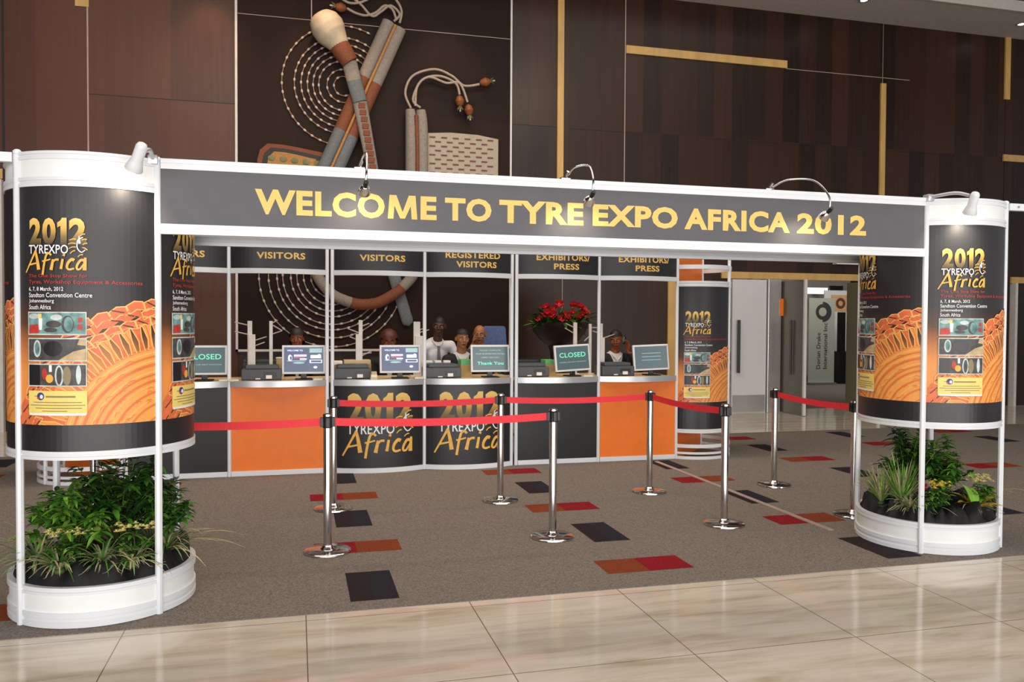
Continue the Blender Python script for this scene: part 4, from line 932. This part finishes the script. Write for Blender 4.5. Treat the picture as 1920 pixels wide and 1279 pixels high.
for k, (a, up_, L, mi) in enumerate(((1.9, 3.2, .26, 0), (2.7, 1.3, .25, 1), (3.3, .8, .22, 1), (-.25, .9, .26, 1), (.3, 1.2, .24, 0), (-1.3, .7, .17, 1), (-2.0, .8, .18, 1), (1.0, 2.2, .24, 0), (-.7, .6, .22, 1))):
    b = bmesh.new(); leaf(b, Vector((0, 0, .01)), Vector((cos(a), sin(a), up_)), L, .075, mi, .35, 6)
    b.normal_update(); obj('leaf', b, ['leaf_light', 'leaf_yellow'], t, smooth=True, auto=60)
b = bmesh.new(); tube(b, [(0, 0, -.02), (0, 0, .03)], .012, 8); obj('stem', b, 'stem', t)

# flower bowl behind the counters
t = thing('flower_bowl', 'wide dark bowl of red anthuriums on a pedestal behind the counters', 'plant', (3.50, 10.75, .004))
obj('pedestal', lathe(bmesh.new(), [(.0, 0), (.24, 0), (.22, .04), (.12, .12), (.10, .9), (.13, 1.2), (.16, 1.28), (0, 1.28)], 28), 'bowl', t, smooth=True)
obj('bowl', lathe(bmesh.new(), [(0, 1.26), (.14, 1.27), (.27, 1.36), (.36, 1.47), (.395, 1.585), (.40, 1.60), (.38, 1.60), (.34, 1.5), (0, 1.42)], 40), 'bowl', t, smooth=True)
r = random.Random(41); fb = bmesh.new()
for k in range(190):
    a = r.uniform(0, 2 * pi); q = r.uniform(.05, .36); p = Vector((q * cos(a), q * sin(a), 1.5 + r.uniform(0, .16)))
    leaf(fb, p, Vector((cos(a), sin(a), r.uniform(-.15, 1.3))), r.uniform(.14, .30), r.uniform(.05, .09), r.choice((0, 0, 0, 1)), r.uniform(.1, .5), 4)
obj('foliage', fb, ['leaf_dark', 'leaf_mid'], t, smooth=True, auto=60)
for k in range(34):
    a = r.uniform(pi * .95, 2.05 * pi); q = r.uniform(.18, .44); p = Vector((q * cos(a), q * sin(a) * .8, r.uniform(1.64, 1.87) - q * .12)); b = bmesh.new()
    d = Vector((cos(a) * .5, -.7, r.uniform(-.1, .5))); leaf(b, p, d, .13, .125, 0, .3, 5); leaf(b, p, Vector((-d.x * .3, d.y, d.z + .9)), .10, .10, 0, .1, 4)
    tube(b, [p, p + d.normalized() * .03 + Vector((0, -.005, .02))], [.006, .003], 6, 1); tube(b, [p, Vector((p.x * .3, p.y * .3, 1.5))], .004, 5, 2); obj('flower', b, ['flower_red', 'flower_cream', 'stem'], t, smooth=True)

# ------------------------------------------------------------ wall artwork
YA = YW - .05
def art_tube(pts, r, m, t, y=-.12, flat=None, seg=14, nm='band', sm=6):
    P = smooth_pts([(x, YA + y, z) for x, z in pts], sm) if sm > 1 else [Vector((x, YA + y, z)) for x, z in pts]
    rr = r
    if isinstance(r, (list, tuple)):
        n = len(P); rr = [r[min(len(r) - 1, int(i * (len(r) - 1) / (n - 1)))] + (r[min(len(r) - 1, int(i * (len(r) - 1) / (n - 1)) + 1)] - r[min(len(r) - 1, int(i * (len(r) - 1) / (n - 1)))]) * ((i * (len(r) - 1) / (n - 1)) % 1) for i in range(n)]
    b = bmesh.new(); tube(b, P, rr, seg, flat=flat); return obj(nm, b, m, t, True, smooth=True, auto=50)
def coil(lab, c, radii, angs, bead_d, cm='cord_brown'):
    t = thing('beaded_coil', lab, 'wall art', (c[0], YA, c[1]), 'beaded wall coils')
    for R_, (a0, a1) in zip(radii, angs):
        b = bmesh.new(); P = []; n = max(10, int(R_ * (a1 - a0) / .05))
        for k in range(n + 1): a = a0 + (a1 - a0) * k / n; P.append((R_ * cos(a), -.03, R_ * sin(a) * 1.0))
        tube(b, P, .009, 6, 0); nb = int(R_ * (a1 - a0) / bead_d)
        for k in range(nb + 1):
            a = a0 + (a1 - a0) * (k + .3) / (nb + .6); q = Matrix.Rotation(-(a + pi / 2), 3, 'Y')
            sphere(b, (R_ * cos(a), -.03, R_ * sin(a)), (.032, .018, .018), 1, 8, 6, q)
        obj('beaded_strand', b, [cm, 'bead_white'], t, smooth=True)
coil('upper beaded coil of pale rings behind the club on the wall', (.72, 5.26), (.93, .745, .645, .55, .465, .38, .255, .15), [(radians(a), radians(b)) for a, b in ((64, 266), (40, 262), (35, 265), (30, 268), (25, 272), (60, 285), (60, 290), (60, 300))], .135)
coil('lower beaded coil seen through the counter windows', (.55, 2.30), (1.10, .96, .835, .75, .63, .54, .44, .33), [(radians(a), radians(b)) for a, b in ((100, 338), (100, 332), (100, 325), (100, 322), (100, 315), (100, 308), (100, 300), (100, 285))], .17, 'cord_pale')
t = thing('wall_club', 'large club with ivory head and banded handle mounted on the wall', 'wall art', (.8, YA, 5.2))
art_tube([(.74, 5.66), (.68, 5.74), (.60, 5.85), (.52, 5.96), (.46, 6.06), (.40, 6.17), (.365, 6.24), (.35, 6.265)], [.11, .13, .18, .24, .255, .22, .14, .02], 'stone_head', t, -.3, seg=24, nm='head')
art_tube([(.63, 5.80), (.71, 5.68), (.80, 5.55)], [.155, .15, .125], 'weave_rust', t, -.3, seg=20, nm='collar')
art_tube([(.79, 5.56), (.86, 5.28)], [.115, .115], 'weave_grey', t, -.28, .6, nm='handle_band'); art_tube([(.86, 5.28), (.95, 4.97)], [.116, .112], 'weave_slate', t, -.28, .6, nm='handle_band')
art_tube([(.95, 4.97), (1.13, 4.03), (1.28, 3.2)], [.112, .09, .09], 'weave_grey', t, -.26, .5, nm='handle_band')
b = bmesh.new()
for k in range(16):
    f = k / 16; x = .975 + .31 * f * .97; z = 4.9 - 1.65 * f; box(b, x - .05, x + .05, YA - .325, YA - .30, z - .036, z + .05, bev=.01)
obj('rust_inlay', b, 'weave_rust', t, True)
for k in (0, 1):
    pass
t = thing('strap_bundle', 'pair of diagonal woven straps crossing behind the club handle', 'wall art', (1.0, YA, 5.2))
for dx, dz in ((-.075, .04), (.095, -.045)):
    A = Vector((1.48 + dx, 6.24 + dz)); B = Vector((.36 + dx, 3.62 + dz)); Q = lambda f: tuple(A.lerp(B, f))
    for f0, f1, m in ((0, .34, 'weave_grey'), (.34, .66, 'weave_rust'), (.66, 1, 'weave_slate')): art_tube([Q(f0), Q(f1)], .105, m, t, -.11, nm='strap', sm=1)
art_tube([(1.50, 6.22), (.38, 3.62)], .022, 'weave_tan', t, -.205, nm='center_cord', sm=1)
for pts in ([(1.57, 6.27), (1.60, 6.46), (1.52, 6.62), (1.35, 6.78)], [(1.48, 6.29), (1.57, 6.41), (1.43, 6.53), (1.28, 6.42), (1.14, 6.34), (.96, 6.51), (.73, 6.66)], [(1.52, 6.31), (1.46, 6.47), (1.34, 6.52), (1.2, 6.40), (1.05, 6.34), (.9, 6.36), (.76, 6.42)], [(1.35, 6.78), (1.15, 6.64), (.96, 6.53), (.78, 6.51), (.6, 6.6), (.40, 6.62)]):
    art_tube(pts, .02, 'cord_pale', t, -.15, nm='cord', seg=8)
def pod(x, z, dx, dz, t, y=-.16):
    b = bmesh.new(); d = Vector((dx, 0, dz)).normalized(); c = Vector((x, YA + y, z)); tube(b, [c - d * .10, c - d * .07, c, c + d * .06, c + d * .08], [.01, .05, .075, .05, .02], 12)
    o = obj('seed_pod', b, 'seed', t, True, smooth=True); b = bmesh.new(); c2 = c + d * .07
    for k in range(8): a = 2 * pi * k / 8; leaf(b, c2, d + Vector((-d.z, 0, d.x)) * cos(a) * .8 + Vector((0, 1, 0)) * sin(a) * .8, .09, .05, 0, .0)
    p = obj('pod_tassel', b, 'olive', o, True); b = bmesh.new(); tube(b, [c2, c2 + d * .09], [.02, .012], 8); obj('pod_tip', b, 'bead_white', o, True, smooth=True)
pod(.66, 6.42, -1, .12, t)
t = thing('tassel_bundle', 'upright grey woven pouch with curling cords and amber pods on the wall', 'wall art', (1.83, YA, 4.2))
for x in (1.745, 1.915): art_tube([(x, 4.95), (x + .02, 4.6), (x + .02, 3.45)], [.075, .095, .095], 'weave_grey', t, -.1, nm='pouch_tube')
art_tube([(1.83, 4.85), (1.85, 4.3), (1.85, 3.5)], .03, 'weave_rust', t, -.18, nm='rust_stripe')
for pts in ([(1.75, 4.96), (1.66, 5.2), (1.78, 5.47), (2.12, 5.6), (2.4, 5.52), (2.6, 5.38), (2.85, 5.42)], [(1.82, 5.0), (1.85, 5.31), (2.03, 5.47), (2.31, 5.4), (2.53, 5.41), (2.66, 5.12)], [(1.90, 4.98), (1.78, 5.1), (1.92, 5.41), (2.19, 5.5), (2.46, 5.41), (2.53, 5.23)]):
    art_tube(pts, .02, 'cord_pale', t, -.15, nm='cord', seg=8)
pod(2.95, 5.46, 1, .25, t); pod(2.53, 5.12, .05, -1, t); pod(2.68, 4.99, .15, -1, t)
t = thing('dash_weaving', 'pale woven rectangle with brown dashes beside the grey pouch on the wall', 'wall art', (2.6, YA, 4.0))
b = bmesh.new(); prism(b, [(2.02, 3.5), (3.19, 3.5), (3.19, 4.58), (2.85, 4.63), (2.4, 4.64), (2.02, 4.61)], YA - .06, YA - .003); obj('panel', b, 'linen', t, True)
b = bmesh.new(); r = random.Random(5)
for j in range(15):
    for k in range(6):
        x = 2.06 + k * .19 + (j % 2) * .09; z = 4.55 - j * .07
        if x < 3.08: box(b, x, x + .095, YA - .067, YA - .058, z - .012, z + .012)
obj('dash_weave', b, 'mat_dash', t, True)
t = thing('woven_mat', 'rounded orange and green bordered mat at the lower left of the wall artwork', 'wall art', (0, YA, 3.9))
out = [(-.57, 3.5), (-.57, 4.05), (-.53, 4.2), (-.42, 4.3), (-.2, 4.295), (.0, 4.27), (.25, 4.23), (.44, 4.2), (.44, 3.5)]
def inset(k): return [(x * (1 - k * .14) - .01 * k, 3.5 + (z - 3.5) * (1 - k * .075)) for x, z in out]
for k, m in enumerate(('weave_rust', 'seam_dark', 'weave_tan')):
    b = bmesh.new(); prism(b, inset(k), YA - .05 - k * .012, YA); obj(('border', 'dark_line', 'field')[k], b, m, t, True)
for k in range(5):
    for j in range(3):
        b = bmesh.new(); sphere(b, (-.36 + k * .17 + (j % 2) * .05, YA - .075, 4.08 - j * .16 - k * .012), (.06, .012, .045), 0, 10, 6); obj('green_spot', b, 'olive', t, True, smooth=True)
t = thing('curved_horn', 'curved grey and rust horn band seen through the left logo counter window', 'wall art', (1.05, YA, 1.87))
art_tube([(.16, 2.62), (.31, 2.31), (.43, 2.13), (.58, 1.99), (.83, 1.89)], .085, 'weave_grey', t, -.14, nm='band'); art_tube([(.83, 1.89), (1.0, 1.865), (1.25, 1.9), (1.52, 2.05), (1.62, 2.14)], .088, 'weave_rust', t, -.14, nm='band'); art_tube([(1.62, 2.14), (1.78, 2.32), (1.9, 2.6)], .085, 'weave_grey', t, -.14, nm='band')
t = thing('flat_stick', 'slate grey round ended stick hanging behind the horn band', 'wall art', (1.6, YA, 2.0))
art_tube([(1.42, 2.62), (1.59, 2.02), (1.715, 1.62), (1.73, 1.57), (1.742, 1.535)], [.1, .095, .095, .08, .02], 'weave_slate', t, -.05, .45, nm='stick', sm=1)

# ------------------------------------------------------------ people behind the counters
def remesh(bm, name, m, parent, vox, it=5, cut=None):
    me = bpy.data.meshes.new('tmp'); bm.to_mesh(me); bm.free()
    o = bpy.data.objects.new('tmp', me); COL.objects.link(o)
    md = o.modifiers.new('r', 'REMESH'); md.mode = 'VOXEL'; md.voxel_size = vox
    sm = o.modifiers.new('s', 'SMOOTH'); sm.factor = .5; sm.iterations = it
    dg = bpy.context.evaluated_depsgraph_get(); me2 = bpy.data.meshes.new_from_object(o.evaluated_get(dg))
    bpy.data.objects.remove(o); bpy.data.meshes.remove(me)
    b = bmesh.new(); b.from_mesh(me2); bpy.data.meshes.remove(me2)
    if cut:
        dead = [f for f in b.faces if cut(f.calc_center_median())]
        bmesh.ops.delete(b, geom=dead, context='FACES')
        for _ in range(14):
            new = {}
            for e in b.edges:
                if len(e.link_faces) == 1:
                    for v in e.verts: new.setdefault(v, []).append(e.other_vert(v).co.copy())
            for v, q in new.items(): v.co = v.co * .4 + (sum(q, Vector()) / len(q)) * .6
    return obj(name, b, m, parent, smooth=True, auto=180)
def cap_(bm, p, q, r0, r1, seg=12):
    p, q = Vector(p), Vector(q); d = (q - p); n = d.normalized(); pts = []; rs = []
    for k in (-1, -.8, -.45): pts.append(p + n * r0 * k); rs.append(r0 * sqrt(max(.01, 1 - k * k)))
    pts += [p, q]; rs += [r0, r1]
    for k in (.45, .8, 1): pts.append(q + n * r1 * k); rs.append(r1 * sqrt(max(.01, 1 - k * k)))
    tube(bm, pts, rs, seg)
def hand_(bm, w, d, side, curl=.5, palm_n=(0, -1, 0)):
    """wrist w, direction d, palm normal; five separate fingers"""
    w = Vector(w); d = Vector(d).normalized(); pn = Vector(palm_n); pn = (pn - d * pn.dot(d)).normalized(); s = d.cross(pn) * side
    for k in (-1, 0, 1): cap_(bm, w + s * k * .022 + d * .015, w + s * k * .026 + d * .075, .016, .014, 8)
    for k, L in enumerate((.066, .078, .073, .058)):
        b = w + d * .085 + s * (.033 - k * .022); a = curl * (.7 + .12 * k)
        m1 = b + (d * cos(a * .5) + pn * sin(a * .5)) * L * .5; m2 = m1 + (d * cos(a * 1.3) + pn * sin(a * 1.3)) * L * .5
        cap_(bm, b - d * .012, m1, .0098, .009, 8); cap_(bm, m1, m2, .009, .0078, 8)
    b = w + d * .03 + s * .034; m1 = b + (d * .6 + s * .75 + pn * .25).normalized() * .035; cap_(bm, b, m1, .013, .011, 8); cap_(bm, m1, m1 + (d * .85 + s * .3 + pn * .45).normalized() * .03, .011, .0088, 8)
def person(lab, x, y, hz, skin, pose='sit', yaw=0, nod=0, roll=0, lean=(0, 0), arms=None, wear='jacket', hair='hair', hstyle='short', vneck=True):
    t = thing('person', lab, 'person', (x, y, .004), 'staff behind the counters')
    H = Vector((0, 0, hz)); R = Matrix.Rotation(yaw, 3, 'Z') @ Matrix.Rotation(nod, 3, 'X') @ Matrix.Rotation(roll, 3, 'Y')
    nb = Vector((lean[0] * .25, .03 + lean[1] * .25, hz - .175)); ch = Vector((lean[0] * .6, .05 + lean[1] * .6, hz - .36)); ab = Vector((lean[0], .05 + lean[1], hz - .56)); pv = Vector((lean[0] * 1.1, .05 + lean[1] * 1.1, hz - .74 if pose == 'sit' else hz - .72))
    wd = .175
    sh_ = {s: nb + Vector((s * wd, .015, -.075 + s * lean[0] * -.15)) for s in (-1, 1)}
    bm = bmesh.new()
    # head with face
    def hp(a, b, c): return H + R @ Vector((a, b, c))
    sphere(bm, hp(0, .012, .028), (.076, .094, .092), rot=R, seg=20, rings=14); sphere(bm, hp(0, -.018, -.042), (.060, .068, .074), rot=R, seg=16, rings=12); sphere(bm, hp(0, -.050, -.092), (.030, .028, .022), rot=R)
    cap_(bm, hp(0, -.088, .016), hp(0, -.103, -.020), .0085, .0135, 8); sphere(bm, hp(-.012, -.092, -.024), .010, seg=8, rings=6); sphere(bm, hp(.012, -.092, -.024), .010, seg=8, rings=6)
    for s in (-1, 1):
        cap_(bm, hp(s * .016, -.080, .028), hp(s * .046, -.068, .026), .0095, .009, 8); sphere(bm, hp(s * .042, -.062, -.018), (.022, .022, .02), rot=R, seg=10, rings=8)
        sphere(bm, hp(s * .079, .012, -.004), (.010, .020, .032), rot=R, seg=10, rings=8)
    cap_(bm, hp(-.018, -.082, -.052), hp(.018, -.082, -.052), .008, .008, 8); cap_(bm, hp(-.015, -.080, -.064), hp(.015, -.080, -.064), .0085, .0085, 8)
    cap_(bm, hp(0, .02, -.06), nb + Vector((0, .01, -.02)), .054, .062, 16)
    def torso(b, g=0):
        sphere(b, ch + Vector((0, 0, .045)), (.165 + g, .105 + g, .17 + g), seg=20, rings=14); sphere(b, ab, (.145 + g, .105 + g, .17 + g), seg=20, rings=14); cap_(b, ch, pv, .125 + g, .13 + g, 18); sphere(b, pv, (.165 + g, .12 + g, .13 + g), seg=20, rings=14)
        cap_(b, sh_[-1] + Vector((.03, 0, -.01)), sh_[1] + Vector((-.03, 0, -.01)), .062 + g, .062 + g, 16)
        cap_(b, nb + Vector((0, .015, -.035)), ch + Vector((0, .01, .1)), .062 + g, .12 + g, 16)
    torso(bm)
    arms = arms or {}
    A = {}
    for s in (-1, 1):
        e, w, hd, pn, curl = arms.get(s, ((s * .235, -.03, hz - .53), (s * .16, -.26, hz - .50), (-.3 * s, -1, -.05), (0, 0, -1), .5))
        A[s] = (Vector(e), Vector(w), hd); cap_(bm, sh_[s], e, .048, .040, 12); cap_(bm, e, w, .040, .027, 12); hand_(bm, w, hd, s, curl, pn)
    legs = []
    for s in (-1, 1):
        hip = pv + Vector((s * .09, 0, -.03))
        if pose == 'sit': kn = hip + Vector((s * .03, -.40, .0)); an = Vector((kn.x, kn.y + .02, max(.09, kn.z - .46))); an.z = max(.085, kn.z - .47)
        else: kn = Vector((hip.x, hip.y + .0, .46)); an = Vector((hip.x, hip.y + .04, .085))
        legs.append((hip, kn, an)); cap_(bm, hip, kn, .078, .056, 12); cap_(bm, kn, an, .052, .036, 12); cap_(bm, an + Vector((0, .02, -.045)), an + Vector((s * .01, -.14, -.055)), .036, .030, 10)
    remesh(bm, 'body', skin, t, .0065, 4)
    # eyes, brows, mouth
    for s in (-1, 1):
        b = bmesh.new(); sphere(b, hp(s * .030, -.0775, .008), (.0115, .0075, .0055), 0, 12, 8, R); sphere(b, hp(s * .030, -.0830, .008), (.0062, .0035, .0056), 1, 10, 6, R); obj('eye', b, ['eye_white', 'eye_dark'], t, smooth=True)
        b = bmesh.new(); tube(b, [hp(s * .014, -.090, .030), hp(s * .032, -.086, .036), hp(s * .048, -.074, .030)], [.003, .004, .002], 6); obj('eyebrow', b, 'hair', t, smooth=True)
    b = bmesh.new(); tube(b, [hp(-.024, -.083, -.058), hp(-.01, -.0925, -.055), hp(0, -.0925, -.057), hp(.01, -.0925, -.055), hp(.024, -.083, -.058)], [.002, .0055, .005, .0055, .002], 6)
    tube(b, [hp(-.020, -.083, -.062), hp(0, -.091, -.067), hp(.020, -.083, -.062)], [.002, .006, .002], 6); obj('lips', b, 'lips', t, smooth=True)
    # hair
    if hstyle:
        b = bmesh.new(); r = random.Random(int(x * 100)); n0 = 40; rows = []
        vol = {'short': .006, 'long': .014, 'puff': .035, 'back': .008, 'shaved': .002}[hstyle]
        for j in range(15):
            row = []
            for k in range(n0):
                a = 2 * pi * k / n0; front = -sin(a)  # 1 at the face side
                low = {'short': -.02, 'long': -.17, 'puff': .0, 'back': -.05, 'shaved': .0}[hstyle]; hl = .058 if front > .35 else low + (.058 - low) * max(0, (front + .2) / .55) if front > -.2 else low
                top = .028 + .092 + vol; f = j / 14; th = f * pi / 2
                zz = top - (top - hl) * (1 - cos(th)) if hl < .028 else .028 + (.092 + vol) * cos(th * (math.acos(max(-1, min(1, (hl - .028) / (.092 + vol)))) / (pi / 2)))
                rr = sqrt(max(0, 1 - ((zz - .028) / (.092 + vol)) ** 2)) if zz > .028 else 1 - .15 * max(0, (.028 - zz) / .2)
                nz = 1 + (r.uniform(-.03, .03) if hstyle != 'shaved' else 0); row.append(b.verts.new(hp((.076 + vol) * rr * cos(a) * nz, .012 + (.094 + vol) * rr * sin(a) * nz, zz)))
            rows.append(row)
        for p, q in zip(rows, rows[1:]):
            for k in range(n0): b.faces.new((p[k], p[(k + 1) % n0], q[(k + 1) % n0], q[k]))
        bmesh.ops.remove_doubles(b, verts=b.verts, dist=.0008); bmesh.ops.recalc_face_normals(b, faces=b.faces[:])
        obj('hair', b, hair, t, smooth=True, auto=180)
        if hstyle == 'back': b = bmesh.new(); sphere(b, hp(0, .115, .03), (.04, .035, .04), 0, 12, 8, R); obj('hair_bun', b, hair, t, smooth=True)
    # clothes
    b = bmesh.new(); torso(b, .007)
    if wear != 'shirt': remesh(b, 'blouse', 'shirt', t, .011, 5)
    else:
        for s in (-1, 1): e, w, hd = A[s]; cap_(b, sh_[s], e, .060, .052, 12); cap_(b, e, e.lerp(w, .92), .052, .040, 12)
        remesh(b, 'shirt', 'shirt', t, .011, 5)
    b = bmesh.new(); nf = nb + Vector((0, -.01, -.012))
    for s in (-1, 1): tube(b, [nb + Vector((0, .075, .012)), nb + Vector((s * .06, .045, .008)), nb + Vector((s * .066, -.01, -.012)), nb + Vector((s * .045, -.072, -.05)), nb + Vector((s * .012, -.092, -.085))], [.016, .018, .02, .02, .006], 8, flat=.45)
    obj('collar', b, 'shirt', t, smooth=True)
    if wear == 'shirt':
        b = bmesh.new(); c0 = nb + Vector((0, -.098, -.075)); prism(b, [(-.022, 0), (.022, 0), (.014, -.04), (-.014, -.04)], -.012, .01); prism(b, [(-.014, -.04), (.014, -.04), (.034, -.34), (0, -.38), (-.034, -.34)], -.008, .004)
        tilt = Matrix.Rotation(.16, 4, 'X') @ Matrix.Rotation(lean[0] * .9, 4, 'Y'); bmesh.ops.transform(b, matrix=Matrix.Translation(c0) @ tilt, verts=b.verts); obj('tie', b, 'tie', t)
    else:
        b = bmesh.new(); torso(b, .020)
        for s in (-1, 1): e, w, hd = A[s]; cap_(b, sh_[s], e, .066, .056, 12); cap_(b, e, e.lerp(w, .9), .056, .042, 12)
        zv, zt = ch.z - .10, nb.z - .02
        cutf = lambda c: c.z > nb.z + .0 or (vneck and c.y < ch.y - .01 and zv < c.z and abs(c.x - (nb.x * .6 + ch.x * .4)) < .075 * (c.z - zv) / (zt - zv) + .006)
        remesh(b, 'jacket', wear, t, .011, 5, cutf)
    b = bmesh.new()
    sphere(b, pv + Vector((0, 0, -.02)), (.178, .132, .13), seg=18, rings=12)
    for hip, kn, an in legs: cap_(b, hip, kn, .09, .068, 12); cap_(b, kn, kn.lerp(an, .93), .066, .052, 12)
    remesh(b, 'trousers', 'trouser', t, .013, 5)
    for hip, kn, an in legs:
        b = bmesh.new(); cap_(b, an + Vector((0, .025, -.045)), an + Vector((0, -.15, -.052)), .046, .04, 12)
        for v in b.verts: v.co.z = max(v.co.z, .0)
        obj('shoe', b, 'black_plastic', t, smooth=True)
    if pose == 'sit':
        zs = pv.z - .152; q = thing('stool', 'low black round stool under the ' + lab.split(' in ')[0].split(' looking')[0].split(' with puffed')[0].split(' and ')[0].split(' holding')[0], 'stool', (x + pv.x, y + pv.y, .004), 'counter stools')
        obj('seat', lathe(bmesh.new(), [(0, zs - .05), (.17, zs - .05), (.185, zs - .03), (.17, zs - .004), (0, zs - .002)], 28), 'black_plastic', q, smooth=True); obj('column', lathe(bmesh.new(), [(.03, .02), (.03, zs - .05)], 16), 'chrome', q, smooth=True)
        obj('base', lathe(bmesh.new(), [(0, 0), (.22, 0), (.21, .015), (.04, .03), (0, .03)], 28), 'chrome', q, smooth=True)
    return t
person('woman with long black hair looking over the welcome monitor, left orange counter', .01, 9.86, 1.395, 'skin_d', yaw=-.15, nod=.12, wear='jacket', hstyle='long')
person('auburn haired woman with puffed hair behind the welcome monitor, left logo counter', 1.07, 9.86, 1.36, 'skin_d', nod=.22, wear='jacket', hair='hair_red', hstyle='puff')
person('standing man in white shirt and grey tie leaning in by the middle window', 1.757, 10.32, 1.545, 'skin_c', 'stand', yaw=-.25, nod=.15, roll=.08, lean=(-.06, .10), wear='shirt', hstyle='shaved',
       arms={-1: ((-.30, -.16, 1.13), (-.25, -.42, 1.04), (.2, -1, -.2), (0, 0, -1), .4), 1: ((.25, .06, 1.12), (.16, -.14, .98), (-.4, -.8, -.3), (0, 0, -1), .4)})
person('woman in black jacket and white blouse with hair tied back, middle window', 1.93, 9.70, 1.395, 'skin_b', yaw=.1, nod=.05, roll=.06, wear='jacket', hstyle='back')
person('bald man holding one hand to his cheek above the Thank You monitor', 2.285, 10.34, 1.437, 'skin_d2', yaw=-.3, nod=.1, wear='jacket_grey', hstyle=None, vneck=True,
       arms={-1: ((-.25, -.20, 1.10), (-.118, -.155, 1.315), (.12, .12, 1), (1, -.1, 0), .7)})
person('person with short hair and black jacket talking on a phone, right orange counter', 3.97, 9.86, 1.385, 'skin_d', yaw=-.45, nod=.28, roll=-.05, wear='jacket', hstyle='short',
       arms={1: ((.26, -.18, 1.02), (.140, -.085, 1.235), (-.1, .05, 1), (-1, -.2, 0), .8)})
t = thing('phone', 'black mobile phone held to the ear by the person at the right orange counter', 'phone', (4.062, 9.80, 1.39)); b = bmesh.new(); box(b, -.007, .007, -.025, .025, -.06, .05, bev=.004); bmesh.ops.rotate(b, verts=b.verts, matrix=Matrix.Rotation(.5, 3, 'X')); obj('case', b, 'black_plastic', t)
b = bmesh.new(); box(b, -.009, -.006, -.02, .02, -.04, .04); bmesh.ops.rotate(b, verts=b.verts, matrix=Matrix.Rotation(.5, 3, 'X')); obj('screen', b, 'screen_grey', t)
t = thing('office_chair', 'blue backed office chair behind the bald man', 'chair', (2.615, 10.95, .004))
b = bmesh.new(); box(b, -.20, .20, -.02, .05, .95, 1.545, bev=.03)
for v in b.verts: v.co.y += .10 * (v.co.x / .2) ** 2 * -.5; v.co.x *= 1 - .25 * max(0, (v.co.z - 1.42) / .12)
obj('backrest', b, 'blue_fabric', t, smooth=True); obj('seat', bx(-.23, .23, -.46, .0, .58, .66, bev=.03), 'blue_fabric', t, smooth=True)
b = bmesh.new(); tube(b, smooth_pts([(0, -.1, .6), (0, .08, .62), (0, .07, 1.0)], 4), .02, 8); obj('back_bar', b, 'black_plastic', t, smooth=True)
b = bmesh.new(); tube(b, [(0, -.22, .08), (0, -.22, .6)], .03, 12); obj('column', b, 'black_plastic', t, smooth=True)
for k in range(5):
    a = 2 * pi * k / 5; b = bmesh.new(); tube(b, [(0, -.22, .12), (.27 * cos(a), -.22 + .27 * sin(a), .07)], [.025, .018], 8); o = obj('leg', b, 'black_plastic', t, smooth=True); b = bmesh.new(); sphere(b, (.27 * cos(a), -.22 + .27 * sin(a), .03), .03); obj('caster', b, 'black_plastic', o, smooth=True)
